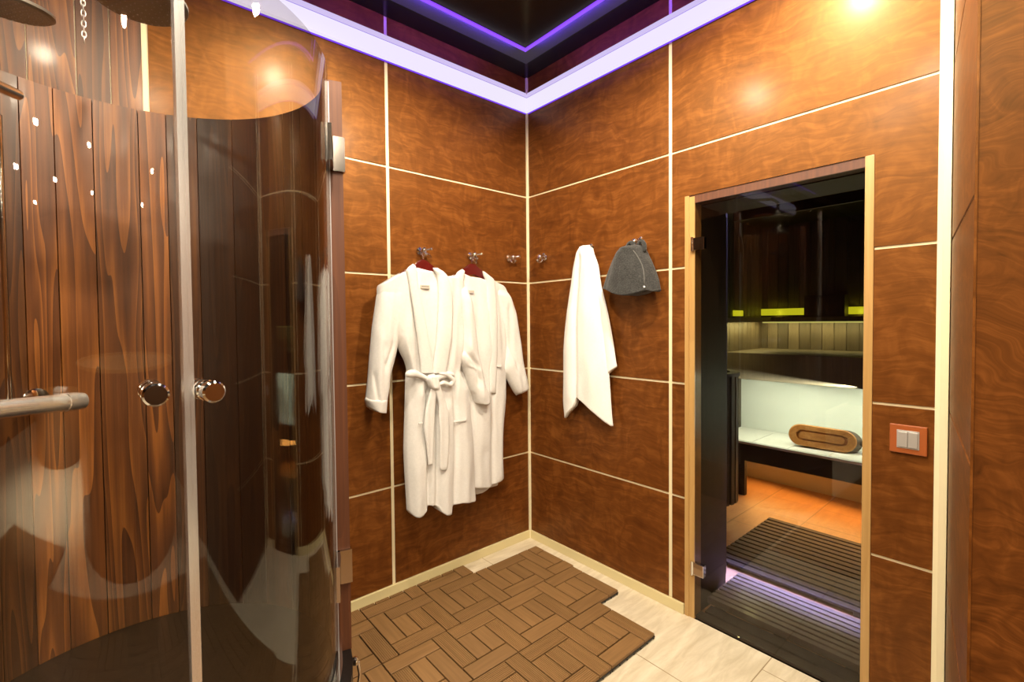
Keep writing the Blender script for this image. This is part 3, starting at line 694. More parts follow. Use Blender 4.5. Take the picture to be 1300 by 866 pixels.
def hat():
    t = thing('felt_hat', 'dark grey felt sauna hat hanging crumpled from a hook near the sauna door', 'hat', at_x(803, 350, -.06))
    L = [(796.5, 312), (792, 316), (786, 322), (778.8, 335), (772.6, 350), (767.5, 366.4)]
    R = [(817, 311), (820.5, 318), (826, 329), (831.8, 342), (836.6, 355), (839.2, 367.6)]
    bm = bmesh.new()
    patch(bm, L, R, 50, 40, .055, .085, [([(812, 314), (823, 330), (829, 366)], 2.2, .004), ([(830, 335), (834, 366)], 4, -.012), ([(782, 345), (776, 366)], 4, -.008)], 'x', 2.0, .003, .45,
          (355, 367, [(767, 366.2), (773, 368), (779, 369.2), (788.6, 373), (796, 375), (803.4, 375.6), (812, 374.2), (820, 371.6), (828, 368), (834, 370), (839.2, 367.6)]), None, (.10, 0), 2)
    local(mesh_obj('crown', bm, M['felt'], t, True), t)
    bm = bmesh.new(); P = []
    for q in [(811, 312.5), (812.5, 316), (815, 320), (818, 325), (821.5, 332), (824, 338), (826, 345), (827.5, 355), (828, 364)]:
        p_ = at_x(*q, -.055); s = max(0, (q[1] - 312) / 55)
        xl = interp([(b_, a_) for a_, b_ in L], q[1]); xr = interp([(b_, a_) for a_, b_ in R], q[1]); ss = (q[0] - xl) / (xr - xl)
        P.append(p_ + Vector((-(.085 * min(1, s / .10) ** .5 * math.sqrt(max(0, 1 - (2 * ss - 1) ** 2)) + .004), 0, 0)))
    tube(bm, P, .0024, 8); local(mesh_obj('seam_piping', bm, M['felt_trim'], t, True), t)
    bm = bmesh.new(); e = P[-1]; lathe(bm, e + Vector((-.001, 0, -.003)), (-1, 0, 0), [(.0045, 0), (.0045, .002), (.002, .003)], 12); local(mesh_obj('button', bm, M['white'], t), t)
    for q0, q1 in (((796, 314), (805, 314)), ((809, 313), (819, 313))):
        bm = bmesh.new()
        cA, cB = at_x(*q0, -.075), at_x(*q1, -.075)
        c_ = (cA + cB) / 2; r_ = (cB - cA).length / 2 * .9
        pts = [c_ + Vector((0, (cB - cA).y / (cB - cA).length * r_ * math.cos(a), r_ * 1.6 * math.sin(a) - .006)) for a in [PI * 1.25 - k * PI * 1.5 / 10 for k in range(11)]]
        tube(bm, pts, [.010] * 11, 8); local(mesh_obj('tuck_loop', bm, M['felt'], t, True), t)
hat()

# ------------------------------------------------------------------ wall hooks
hookmesh = None
def hook(base, wall, label):
    global hookmesh
    if hookmesh is None:
        bm = bmesh.new(); lathe(bm, (0, 0, 0), (0, -1, 0), [(.013, 0), (.015, .002), (.015, .006), (.007, .010), (.006, .022), (.006, .030), (.010, .033), (.012, .040), (.010, .047), (.004, .051)], 20)
        m1 = bm
        bm2 = bmesh.new(); tube(bm2, [(0, -.016, 0), (.0, -.022, -.014), (0, -.032, -.024), (0, -.045, -.026), (0, -.056, -.018)], [.005, .0045, .0045, .0045, .005], 10)
        lathe(bm2, (0, -.054, -.021), (0, -.3, 1), [(.003, 0), (.0075, .003), (.0075, .008), (.003, .011)], 12)
        bm3 = bmesh.new(); tube(bm3, [(0, -.018, .002), (.016, -.030, .004), (.030, -.046, .006)], [.0045, .004, .0035], 10)
        lathe(bm3, (.028, -.044, .006), (.7, -.7, .1), [(.003, 0), (.006, .002), (.006, .007), (.002, .010)], 12)
        hookmesh = []
        for n, b in (('rose_and_knob', m1), ('prong', bm2), ('side_prong', bm3)):
            o = mesh_obj(n, b, M['chrome'], None, True, 50); hookmesh.append((n, o.data)); bpy.data.objects.remove(o)
    rz = 0 if wall == 'y' else -PI / 2
    t = thing('wall_hook', label, 'hook', base, rz, 'chrome wall hooks in a row across both walls'); t.scale = (1.3, 1.15, 1.3)
    for n, me in hookmesh:
        o = bpy.data.objects.new(n, me); C.objects.link(o); o.parent = t
    return t
for q, l in (((532.5, 319), 'chrome wall hook carrying the belted robe on its hanger'), ((596.5, 325), 'chrome wall hook carrying the unbelted robe on its hanger'), ((645, 328), 'empty chrome wall hook left of the corner, beside the robes')):
    P = at_y(*q, -.0045); hook((P.x, -.0045, P.z), 'y', l)
for q, l in (((692, 327), 'empty chrome wall hook right of the corner, beside the towel'), ((751, 316), 'chrome wall hook mostly covered by the hanging white towel'), ((812, 308), 'chrome wall hook behind the top of the grey felt hat')):
    P = at_x(*q, -.0045); hook((-.0045, P.y, P.z), 'x', l)

# ------------------------------------------------------------------ light switch
t = thing('light_switch', 'double rocker light switch in a wood-coloured frame right of the sauna door', 'light switch', (-.0045, -1.792, .9645))
bm = bx(-.010, 0, -.0465, .0465, -.047, .047, bev=.002); mesh_obj('frame_plate', bm, M['switchwood'], t)
bm = bx(-.0115, -.0101, -.028, .028, -.030, .030, bev=.0006); mesh_obj('insert', bm, M['silver'], t)
for s in (-1, 1):
    bm = bx(-.0150, -.0116, *sorted((s * .0008, s * .024)), -.025, .025, bev=.0008); mesh_obj('rocker', bm, M['silver'], t)

# ------------------------------------------------------------------ sauna door (frame, glass, hinges)
FW = .044
d = thing('door_1', None, None, (0, (DY0 + DY1) / 2, 0)); d['kind'] = 'structure'; d['label'] = 'tinted glass sauna door in a pale pine frame'
def dpart(name, bm, mat, par=None, **kw): return local(mesh_obj(name, bm, mat, par or d, **kw), par or d)
bm = bmesh.new(); box(bm, -.006, .0, DY1 - .020, DY1 - .0005, 0, DZ - .0005, bev=.001); box(bm, -.0005, .06, DY1 - FW, DY1 - .0005, 0, DZ - .006)
dpart('frame_post', bm, M['pine'])
bm = bmesh.new(); box(bm, -.006, .06, DY0 + .0005, DY0 + .026, 0, DZ - .0005, bev=.001)
dpart('frame_post', bm, M['pine'])
bm = bmesh.new(); box(bm, .0, .06, DY0 + .027, DY1 - .0005, DZ - .036, DZ - .0005)
dpart('frame_head', bm, M['jamb'])
bm = bmesh.new(); box(bm, .000, .008, DY0 + .027, DY1 - FW - .002, .014, DZ - .038, bev=.001)
GL = dpart('glass_pane', bm, M['smoked'])
for z in (1.7034, .2356):
    bm = bmesh.new(); box(bm, -.010, .016, DY1 - FW - .046, DY1 - FW + .004, z - .028, z + .028, bev=.002); h_ = dpart('hinge', bm, M['chrome'])
    bm = bmesh.new(); lathe(bm, (-.010, DY1 - FW + .007, z - .032), (0, 0, 1), [(.006, 0), (.006, .064)], 12); p_ = mesh_obj('pin', bm, M['chrome'], h_, True, 40); p_.matrix_parent_inverse = parent_world(h_).inverted()

# ------------------------------------------------------------------ sauna: reveal, shell
SX0, SX1, SY0, SY1, SZC = .47, 2.70, -2.35, -.335, 2.2
def reveal():
    bm = bmesh.new(); steps = [(.061, .25, -1.060), (.25, .40, -1.030), (.40, SX0 + .02, -.992)]
    for x0, x1, s in steps:
        box(bm, x0, x1, s, DY1 + .14, 0, DZ - .04)      # left cheek
        box(bm, x0, x1, DY0 - .12, DY0 + .026, 0, DZ - .04)
        box(bm, x0, x1, DY0 - .12, DY1 + .14, DZ - .04 + (s + 1.06) * .6, DZ + .15)
    # grooves
    for gx in (.10, .14, .25, .29, .38, .42): pass
    return bm
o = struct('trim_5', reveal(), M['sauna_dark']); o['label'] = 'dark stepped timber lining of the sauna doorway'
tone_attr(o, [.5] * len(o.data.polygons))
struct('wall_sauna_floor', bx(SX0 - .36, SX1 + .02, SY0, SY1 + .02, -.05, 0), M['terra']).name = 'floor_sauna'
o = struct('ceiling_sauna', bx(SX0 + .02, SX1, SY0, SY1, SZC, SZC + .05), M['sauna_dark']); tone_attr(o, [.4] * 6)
def slatwall(name, plane, pos, a0, a1, z0, z1, w, mat, tn, t=.012):
    bm = bmesh.new(); a = a0; tl = []
    while a < a1 - .005:
        e = min(a + w, a1); n0 = len(bm.faces)
        if plane == 'x': box(bm, pos - t, pos, a + .002, e - .002, z0, z1)
        else: box(bm, a + .002, e - .002, pos - t, pos, z0, z1)
        tl += [tn + random.uniform(-.25, .25)] * (len(bm.faces) - n0); a = e
    n0 = len(bm.faces)
    if plane == 'x': box(bm, pos, pos + .04, a0, a1, z0, z1)
    else: box(bm, a0, a1, pos, pos + .04, z0, z1)
    tl += [.1] * 6
    o = struct(name, bm, mat); tone_attr(o, tl); return o
slatwall('wall_sauna_back', 'x', SX1, SY0, SY1, 0, SZC, .085, M['sauna'], .6)
slatwall('wall_sauna_left', 'y', SY1, SX0 + .02, SX1 + .04, 0, SZC, .085, M['sauna'], .6)
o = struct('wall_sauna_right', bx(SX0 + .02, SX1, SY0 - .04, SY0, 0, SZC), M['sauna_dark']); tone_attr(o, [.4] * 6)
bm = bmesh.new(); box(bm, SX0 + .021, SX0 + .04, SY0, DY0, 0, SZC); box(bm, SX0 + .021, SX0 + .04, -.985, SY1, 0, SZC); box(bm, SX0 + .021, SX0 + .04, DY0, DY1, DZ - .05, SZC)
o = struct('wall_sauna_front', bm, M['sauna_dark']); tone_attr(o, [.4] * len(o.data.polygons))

# upper bench
ub = thing('sauna_bench', 'upper sauna bench with wide dark front board under the lit backrest', 'bench', (2.3, -1.2, 0))
def upart(name, bm, mat, tn=.6):
    o = local(mesh_obj(name, bm, mat, ub), ub); tone_attr(o, [tn] * len(o.data.polygons)); return o
bm = bmesh.new()
for k in range(6):
    x = 1.962 + k * .120; box(bm, x, min(x + .112, SX1 - .013), SY0 + .01, SY1 - .014, 1.068, 1.094, bev=.003)
upart('seat_slats', bm, M['sauna'], .6)
upart('front_board', bx(1.935, 1.961, SY0 + .01, SY1 - .014, .880, 1.094, bev=.003), M['sauna'], .75)
upart('support', bx(2.24, 2.28, SY0 + .01, SY1 - .014, .0, 1.067), M['glow'], .5)['label'] = 'pale smooth panel glowing white behind the lower bench'
upart('led_strip', bx(1.966, 1.980, SY0 + .05, SY1 - .03, .9, .912), M['ledwhite'])
# lower bench
lb = thing('sauna_bench', 'lower sauna bench with bright white slats and black front board', 'bench', (1.9, -1.2, 0))
bm = bmesh.new()
for k in range(6):
    pass
y = SY0 + .01; bmS = bmesh.new()
LBZ = .425; LX0, LX1 = 1.735, 2.236
while y < SY1 - .03:
    e = min(y + .245, SY1 - .015); box(bmS, LX0 + .020, LX1, y + .002, e - .002, LBZ - .022, LBZ, bev=.002); y = e
local(mesh_obj('seat_slats', bmS, M['bench_slat'], lb), lb)
local(mesh_obj('edge_strip', bx(LX0, LX0 + .016, SY0 + .01, SY1 - .014, LBZ - .020, LBZ - .002, bev=.002), M['bench_slat'], lb), lb)
local(mesh_obj('front_board', bx(LX0 + .004, LX0 + .024, SY0 + .01, SY1 - .014, LBZ - .150, LBZ - .0225), M['fascia'], lb), lb)
for yy in (-1.52, -.55):
    local(mesh_obj('leg', bx(LX0 + .006, LX0 + .05, yy - .03, yy + .03, 0.0, LBZ - .1505), M['fascia'], lb), lb)
area((1.975, -1.34, .895), 25, 1.9, .02, (2.12, -1.3, .5), (.84, 1, .90))
area((1.99, -1.2, .26), 16, 1.5, .2, (1.4, -1.1, 0), (1, .50, .13))
# backrest ledge with yellow lamps
lg = thing('backrest_ledge', 'olive-lit wooden ledge above the slatted backrest in the sauna', 'ledge', (2.6, -1.2, 1.38))
def lpart(n, bm, m, tn=.5):
    o = local(mesh_obj(n, bm, m, lg), lg)
    tone_attr(o, [tn] * len(o.data.polygons)); return o
lpart('ledge_board', bx(2.56, 2.684, SY0 + .02, SY1 - .016, 1.340, 1.380, bev=.003), M['sauna'], .7)
lpart('side_ledge', bx(1.60, 2.559, SY1 - .135, SY1 - .0135, 1.340, 1.380, bev=.003), M['sauna'], .7)
t = thing('sauna_lamp', 'small yellow-green glowing lamp panel at the left behind the stove guard', 'lamp', (2.15, SY1 - .030, 1.3805), 0, 'yellow lamps on the sauna ledge')
mesh_obj('lamp_panel', bx(-.09, .09, .0, .012, .012, .060, bev=.003), M['yellow'], t)
bo = mesh_obj('lamp_base', bx(-.10, .10, -.004, .014, .0, .011), M['sauna_dark'], t); tone_attr(bo, [.6] * 6)
area((2.05, SY1 - .10, 1.33), 6, 1.0, .02, (2.05, SY1, 1.1), (.95, .95, .45))
lpart('led_strip', bx(2.60, 2.612, SY0 + .05, SY1 - .05, 1.328, 1.3395), emis('olive_led', (.75, .80, .25), 1.3))
area((2.59, -1.25, 1.325), 9, 1.7, .02, (2.68, -1.25, 1.1), (.95, .95, .45))
for (pa, pb) in (((957, 1022), None), ((1075, 1110), None)):
    ya = at_x(pa[0], 395, 2.66).y; yb = at_x(pa[1], 395, 2.66).y
    lab = {920: 'small yellow-green glowing lamp panel at the left behind the guard', 957: 'wide yellow-green glowing lamp panel in the middle of the sauna ledge', 1075: 'yellow-green glowing lamp panel at the right of the sauna ledge'}[pa[0]]
    t = thing('sauna_lamp', lab, 'lamp', (2.67, (ya + yb) / 2, 1.385), 0, 'yellow lamps on the sauna ledge')
    w_ = abs(yb - ya)
    bm = bx(0, .012, -w_ / 2 + .003, w_ / 2 - .003, .012, .072, bev=.003); mesh_obj('lamp_panel', bm, M['yellow'], t)
    bm = bx(-.006, .013, -w_ / 2, w_ / 2, -.004, .012); bo = mesh_obj('lamp_base', bm, M['sauna_dark'], t); tone_attr(bo, [.6] * 6)
    l = bpy.data.lights.new('glow', 'POINT'); l.energy = .55; l.color = (.75, .8, .05); l.shadow_soft_size = .02
    o = bpy.data.objects.new('glow', l); C.objects.link(o); o.location = (2.64, (ya + yb) / 2, 1.42)
for pa in ((933, 955), (1022, 1074)):
    ya = at_x(pa[0], 390, 2.6).y; yb = at_x(pa[1], 390, 2.6).y
    bm = bmesh.new(); box(bm, 2.57, 2.683, min(ya, yb), max(ya, yb), 1.381, 1.56 if pa[0] > 1000 else 1.52, bev=.004)
    for zz in (1.42, 1.46, 1.50): box(bm, 2.567, 2.5701, min(ya, yb) + .004, max(ya, yb) - .004, zz, zz + .030)
    o = mesh_obj('head_rest', bm, M['sauna_dark']); tone_attr(o, [.3] * len(o.data.polygons))
    tag(o, 'dark slatted wooden block on the sauna ledge ' + ('between the wide and right yellow lamps' if pa[0] > 1000 else 'left of the wide yellow lamp'), 'headrest', 'dark blocks on the sauna ledge')
# duckboards
def duck(name, label, x0, x1, y0, y1, z, n, mat, slw, tone, rot=False):
    t = thing(name, label, 'duckboard', ((x0 + x1) / 2, (y0 + y1) / 2, 0), 0, 'slatted duckboards on the sauna floor')
    p = (x1 - x0) / n
    for k in range(n):
        bm = bx(x0 + k * p + p * (1 - slw) / 2, x0 + (k + 1) * p - p * (1 - slw) / 2, y0, y1, max(.020, z - .030), z, bev=.002)
        o = local(mesh_obj('slat', bm, mat, t), t); tone_attr(o, [tone + random.uniform(-.15, .15)] * len(o.data.polygons))
    for yy in (y0 + .05, (y0 + y1) / 2, y1 - .05):
        o = local(mesh_obj('batten', bx(x0 + .01, x1 - .01, yy - .02, yy + .02,   .0005, .0195), mat, t), t); tone_attr(o, [.3] * 6)
M['duck'] = plankwood('threshold_slats', [(.10, .075, .06), (.15, .115, .09), (.20, .16, .13)], flame=.2, rough=.3, coat=.4)
duck('duckboard', 'step of greyish slats just inside the sauna door, catching blue light', .125, .47, DY0 + .03, -1.065, .05, 9, M['duck'], .70, .8)
duck('duckboard', 'dark slatted duckboard on the terracotta floor inside the sauna', .56, 1.385, -2.2, -.885, .032, 15, M['sauna_dark'], .72, .15)
o = struct('trim_6', bx(.0605, .122, DY0 + .03, DY1 - FW - .02, 0, .022), M['sauna_dark']); tone_attr(o, [.4] * 6)
o = struct('trim_7', bx(.009, .0600, DY0 + .027, DY1 - FW - .001, 0, .013), M['sauna_dark']); tone_attr(o, [.7] * 6)
# unseen bluish light, added to tint the inner step slats
la = area((.52, -1.24, 2.12), 46, .66, .04, (.37, -1.24, 0), (.25, .30, 1)); la.data.spread = math.radians(17)

# stove guard
sg = thing('stove_guard', 'round guard of dark upright wooden slats just inside the sauna on the left', 'stove guard', (1.0, -.60, 0))
gr = .215
bm = bmesh.new(); nsl = 26; tl = []
for k in range(nsl):
    a = 2 * PI * k / nsl; n0 = len(bm.faces); ca, sa = math.cos(a), math.sin(a); w = .017
    v = []
    for z in (.20, 1.005):
        for s, e in ((-w, gr - .012), (w, gr - .012), (w, gr + .008), (-w, gr + .008)): v.append(bm.verts.new((ca * e - sa * s, sa * e + ca * s, z)))
    for f in ((0, 3, 2, 1), (4, 5, 6, 7), (0, 1, 5, 4), (1, 2, 6, 5), (2, 3, 7, 6), (3, 0, 4, 7)): bm.faces.new([v[i] for i in f])
o = mesh_obj('slats', bm, M['sauna_dark'], sg); tone_attr(o, [.9] * len(o.data.polygons))
bm = bmesh.new(); lathe(bm, (0, 0, 1.006), (0, 0, 1), [(gr - .04, 0), (gr + .016, 0), (gr + .016, .022), (gr - .04, .022), (gr - .04, .001)], 40); o = mesh_obj('top_ring', bm, M['sauna_dark'], sg, True, 40); tone_attr(o, [.9] * len(o.data.polygons))
bm = bmesh.new(); lathe(bm, (0, 0, .26), (0, 0, 1), [(gr - .016, 0), (gr - .013, .0), (gr - .013, .03), (gr - .016, .03)], 32); mesh_obj('hoop', bm, M['black'], sg, True, 40)
bm = bmesh.new()
for k in range(4):
    a = PI / 4 + k * PI / 2; tube(bm, [(.15 * math.cos(a), .15 * math.sin(a), .001), (.15 * math.cos(a), .15 * math.sin(a), .30)], .014, 8)
mesh_obj('feet', bm, M['black'], sg)
st = thing('sauna_stove', 'black finned sauna stove rising inside the slatted guard', 'stove', (1.0, -.60, 0))
bm = bmesh.new(); lathe(bm, (0, 0, .302), (0, 0, 1), [(.13, 0), (.16, .02), (.16, .66), (.10, .70)], 28); mesh_obj('stove_body', bm, M['black'], st, True, 40)
bm = bmesh.new()
for k in range(9): lathe(bm, (.06, -.03, 1.0 + k * .024), (0, 0, 1), [(.05, 0), (.085, .003), (.085, .010), (.05, .013)], 20)
lathe(bm, (.06, -.03, .99), (0, 0, 1), [(.045, 0), (.045, .25)], 16); mesh_obj('finned_flue', bm, M['black'], st, True, 40)

# oval wooden basin leaning on the lower bench
ob = thing('wooden_basin', 'oval wooden basin lying on its side on the white sauna bench', 'basin', (1.88, -1.07, LBZ))
def stadium(L, H, n=14):
    r = H / 2; pts = []
    for k in range(n + 1): a = -PI / 2 + PI * k / n; pts.append((L / 2 - r + r * math.cos(a), r * math.sin(a)))
    for k in range(n + 1): a = PI / 2 + PI * k / n; pts.append((-L / 2 + r + r * math.cos(a), r * math.sin(a)))
    return pts
tilt = Matrix.Rotation(math.radians(-14), 4, 'Y')
fx = Vector((.15, -1, -.03)).normalized()      # long axis, left to right in the photo
fu = Vector((.22, 0, 1)).normalized()
fn = fx.cross(fu).normalized()
if fn.x > 0: fn = -fn
BH, BL = .155, .40
ctr = Vector((0, 0, BH / 2 + .006))
def stad_shell(bm, rings):
    R = []
    for L_, H_, dd, ox in rings:
        R.append([bm.verts.new(ctr + fx * (p[0] + ox) + fu * p[1] + fn * dd) for p in stadium(L_, H_)])
    for a, b in zip(R, R[1:]):
        n = len(a)
        for i in range(n): bm.faces.new((a[i], a[(i + 1) % n], b[(i + 1) % n], b[i]))
    bm.faces.new(R[0]); bm.faces.new(R[-1][::-1])
bm = bmesh.new(); stad_shell(bm, [(BL - .01, BH - .01, -.012, 0), (BL, BH, -.004, 0), (BL, BH, .006, 0), (BL - .014, BH - .014, .012, 0), (BL * .76, BH * .48, .012, 0), (BL * .75, BH * .46, .002, 0), (BL * .68, BH * .34, .002, 0), (BL * .67, BH * .32, .012, 0)])
M['basinwood'] = veneer('olive_wood', (.30, .11, .025), (.48, .20, .055), (.66, .33, .11), scl=3, streak=6, rough=.4)
mesh_obj('front_face', bm, M['basinwood'], ob, True, 35)
bm = bmesh.new(); stad_shell(bm, [(BL - .02, BH - .006, -.0125, .008), (BL - .005, BH + .004, -.06, .03), (BL - .05, BH - .01, -.13, .05)])
mesh_obj('body', bm, simple('dark_basin_wood', (.06, .028, .014), .45), ob, True, 35)['label'] = 'dark brown rear shell'
bm = bmesh.new(); e0 = ctr + fx * (BL / 2 - .02) + fn * -.055
tube(bm, [e0, e0 + fx * .035, e0 + fx * .05, e0 + fx * .075, e0 + fx * .10], [.022, .018, .012, .020, .018], 14)
mesh_obj('handle', bm, M['fascia'], ob, True, 50)
ob.location = (1.90, -1.035, LBZ + .001)

# ------------------------------------------------------------------ shower cabin
CX, CY, RA, RB = -2.003, -.520, .520, .490
ZT, ZB = 2.130, .30
def ell(a, dr=0, z=0): return Vector((CX + (RA + dr) * math.cos(a), CY + (RB + dr) * math.sin(a), z))
def ell_n(a): v = Vector((math.cos(a) / RA, math.sin(a) / RB, 0)); return v.normalized()
def on_glass(px, py):
    d = ray(px, py); ox, oy = (CAM.x - CX) / RA, (CAM.y - CY) / RB; dx, dy = d.x / RA, d.y / RB
    a = dx * dx + dy * dy; b = 2 * (ox * dx + oy * dy); c = ox * ox + oy * oy - 1; s = b * b - 4 * a * c
    t = (-b - math.sqrt(max(s, 0))) / (2 * a); P = CAM + d * t
    return P, math.atan2((P.y - CY) / RB, (P.x - CX) / RA)
def arc_wall(bm, a0, a1, n, r0, r1, z0, z1):
    cols = [[bm.verts.new(ell(a0 + (a1 - a0) * i / n, r, z)) for r, z in ((r0, z0), (r1, z0), (r1, z1), (r0, z1))] for i in range(n + 1)]
    for a, b in zip(cols, cols[1:]):
        for k in range(4): bm.faces.new((a[k], b[k], b[(k + 1) % 4], a[(k + 1) % 4]))
    bm.faces.new(cols[0]); bm.faces.new(cols[-1][::-1])
cab = thing('shower_cabin', 'round wooden shower cabin with two curved glass doors and chrome centre seal', 'shower cabin', (CX, CY, 0))
def cpart(name, bm, mat, par=None, **kw): return local(mesh_obj(name, bm, mat, par or cab, **kw), par or cab)
AJ = math.radians(-14); AJL = math.radians(205)
# staves; shade of the unlit right side is painted into their tone
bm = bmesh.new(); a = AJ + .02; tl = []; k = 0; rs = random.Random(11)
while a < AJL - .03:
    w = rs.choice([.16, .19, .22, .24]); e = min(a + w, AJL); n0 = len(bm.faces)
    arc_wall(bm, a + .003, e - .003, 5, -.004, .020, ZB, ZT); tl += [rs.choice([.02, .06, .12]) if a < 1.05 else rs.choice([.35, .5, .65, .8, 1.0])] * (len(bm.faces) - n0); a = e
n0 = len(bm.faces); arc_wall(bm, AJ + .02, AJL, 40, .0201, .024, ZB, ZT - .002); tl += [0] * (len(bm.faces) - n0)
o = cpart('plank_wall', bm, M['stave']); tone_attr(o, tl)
# jambs
for aj, nm_ in ((AJ, 1), (AJL, -1)):
    bm = bmesh.new(); arc_wall(bm, aj - .002, aj + nm_ * .055, 3, -.012, .048, ZB, ZT + .004); cpart('jamb', bm, M['jamb'])
bm = bmesh.new(); arc_wall(bm, AJ - .016, AJ - .003, 2, -.004, .008, ZB + .01, ZT - .005); cpart('hinge_seal', bm, M['stripgrey'])
# base
bm = bmesh.new(); arc_wall(bm, 0, 2 * PI, 72, -.48, .046, .0305, ZB - .001)
bmesh.ops.remove_doubles(bm, verts=bm.verts, dist=1e-5); cpart('base', bm, M['tub']); tone_attr(cab.children[-1], [.6] * len(cab.children[-1].data.polygons))
bm = bmesh.new(); arc_wall(bm, AJL - 2 * PI, AJ, 48, .003, .016, ZB, ZB + .012); cpart('sill_rail', bm, M['chrome'])
# doors
Pc, AC = on_glass(237, 430)
gd = []
for (a0, a1) in ((AC + .012, AJ - .018), (AJL - 2 * PI + .018, AC - .012)):
    bm = bmesh.new(); arc_wall(bm, a0, a1, 40, -.004, .004, ZB + .016, ZT); g_ = cpart('glass_door', bm, M['glass'], smooth=True, auto=40); gd.append(g_)
gd[0]['label'] = 'right-hand curved glass door'; gd[1]['label'] = 'left-hand curved glass door'
def gsub(name, bm, mat, par, **kw):
    o = mesh_obj(name, bm, mat, par, **kw); o.matrix_parent_inverse = parent_world(par).inverted(); return o
# centre seal profile
bm = bmesh.new(); arc_wall(bm, AC - .018, AC - .0005, 2, -.010, .012, ZB + .014, ZT); gsub('seal_profile', bm, M['brushed'], gd[1])
bm = bmesh.new(); arc_wall(bm, AC + .0005, AC + .016, 2, -.008, .010, ZB + .014, ZT); gsub('seal_profile', bm, M['brushed'], gd[0])
# knobs
def knob(px, py, par):
    P, a = on_glass(px, py); n = ell_n(a); bm = bmesh.new()
    lathe(bm, P + n * .0045, n, [(.019, 0), (.021, .002), (.021, .012), (.015, .015), (.015, .021), (.021, .024), (.0215, .044), (.018, .048)], 28)
    lathe(bm, P - n * .0045, -n, [(.019, 0), (.021, .002), (.021, .012), (.015, .015), (.015, .021), (.021, .024), (.0215, .044), (.018, .048)], 28)
    gsub('knob', bm, M['chrome'], par, smooth=True, auto=40)
knob(260, 495, gd[0]); knob(194, 498, gd[1])
# hinges on the right jamb
for py in (193, 731):
    P = ell(AJ - .06, 0, CAM.z); z = CAM.z + (410.5 - py) / FPX * (P - CAM).dot(CF); bm = bmesh.new()
    arc_wall(bm, AJ - .22, AJ - .003, 7, .0045, .016, z - .054, z + .054)
    arc_wall(bm, AJ - .22, AJ - .003, 7, -.014, -.0045, z - .054, z + .054)
    arc_wall(bm, AJ - .003, AJ + .020, 2, .0485, .0535, z - .054, z + .054)
    arc_wall(bm, AJ - .020, AJ - .0025, 2, .006, .0535, z - .054, z + .054)
    h_ = gsub('hinge', bm, M['hingemetal'], gd[0])
# bottom bracket with coiled hose near the jamb
B0 = ell(AJ - .02, .055, .262); bm = bmesh.new()
lathe(bm, B0, Vector((.7, -.7, 0)), [(.010, -.006), (.014, 0), (.014, .010), (.008, .014)], 16)
tube(bm, [B0 + Vector((.008, -.008, -.004)), B0 + Vector((.012, -.014, -.04)), B0 + Vector((.004, -.02, -.07)), B0 + Vector((-.010, -.02, -.10)), B0 + Vector((-.012, -.022, -.20))], .006, 10)
cpart('drain_elbow', bm, M['chrome'], smooth=True, auto=40)

# shower fittings
def on_far(px, py, dr=-.03):
    d = ray(px, py); ra, rb = RA + dr, RB + dr; ox, oy = (CAM.x - CX) / ra, (CAM.y - CY) / rb; dx, dy = d.x / ra, d.y / rb
    a = dx * dx + dy * dy; b = 2 * (ox * dx + oy * dy); c = ox * ox + oy * oy - 1; s = max(b * b - 4 * a * c, 0)
    return CAM + d * ((-b + math.sqrt(s)) / (2 * a))
def along(px, py, dep): return CAM + ray(px, py) * dep
mb = thing('shower_set', 'chrome shower fittings inside the cabin: mixer bar, riser and two round rain heads', 'shower', (0, 0, 0))
w0 = on_far(45, 507, -.006); inw = Vector((CX - w0.x, CY - w0.y, 0)).normalized()
P1 = along(104, 509, 1.22); P0 = along(-30, 523, 1.00)
bm = bmesh.new(); dirn = (P1 - P0)
tube(bm, [P0, P0 + dirn * .80, P0 + dirn * .805, P0 + dirn * .93, P0 + dirn * .935, P1], [.022, .022, .024, .024, .022, .022], 20); mesh_obj('mixer_bar', bm, M['brushed'], mb, True, 40)
Q = along(48, 515, 1.13)
bm = bmesh.new(); tube(bm, [Q, w0], .012, 14); lathe(bm, w0, inw, [(.034, 0), (.034, .006), (.020, .012)], 28); mesh_obj('wall_rose', bm, M['chrome'], mb, True, 40)
bm = bmesh.new(); q0, q1 = along(12, 512, 1.06), along(4, 150, 1.06); q1.x, q1.y = q0.x, q0.y; tube(bm, [q0, q1], .006, 12); mesh_obj('riser_pipe', bm, M['chrome'], mb, True, 40)
bm = bmesh.new(); hh = along(22, 120, 1.10); h0 = along(-40, 92, .95); tube(bm, [h0, hh], .0125, 16); mesh_obj('riser_arm', bm, M['chrome'], mb, True, 40)
def shower_head(px, py, dep, rad, label, tilt=(0, 0)):
    P = along(px, py, dep)
    t = None
    ax = Vector((tilt[0], tilt[1], 1)).normalized(); bm = bmesh.new()
    lathe(bm, (0, 0, 0), ax, [(rad - .006, 0), (rad, .004), (rad, .010), (rad * .5, .022), (.02, .03), (.016, .06), (.014, .07)], 40); t = mesh_obj('shower_head', bm, simple('head_metal', (.36, .35, .32), .42, .6), mb, True, 30); t.location = P; t['label'] = label
    bm = bmesh.new()
    u_ = ax.cross(Vector((0, 1, 0))).normalized(); v_ = ax.cross(u_)
    for ring in range(1, 7):
        rr = (rad - .012) * ring / 6
        for k in range(ring * 6):
            a = 2 * PI * k / (ring * 6); lathe(bm, u_ * rr * math.cos(a) + v_ * rr * math.sin(a) - ax * .0015, ax, [(.0012, 0), (.002, .0016)], 6)
    mesh_obj('nozzles', bm, M['stripgrey'], t)
    tp = ax * .068
    bm = bmesh.new(); tube(bm, [tp, tp + Vector((0, 0, .06)), tp + Vector((-.02, .05, .10)), tp + Vector((-.03, .20, .12))], .010, 12); mesh_obj('arm', bm, M['chrome'], t, True, 40)
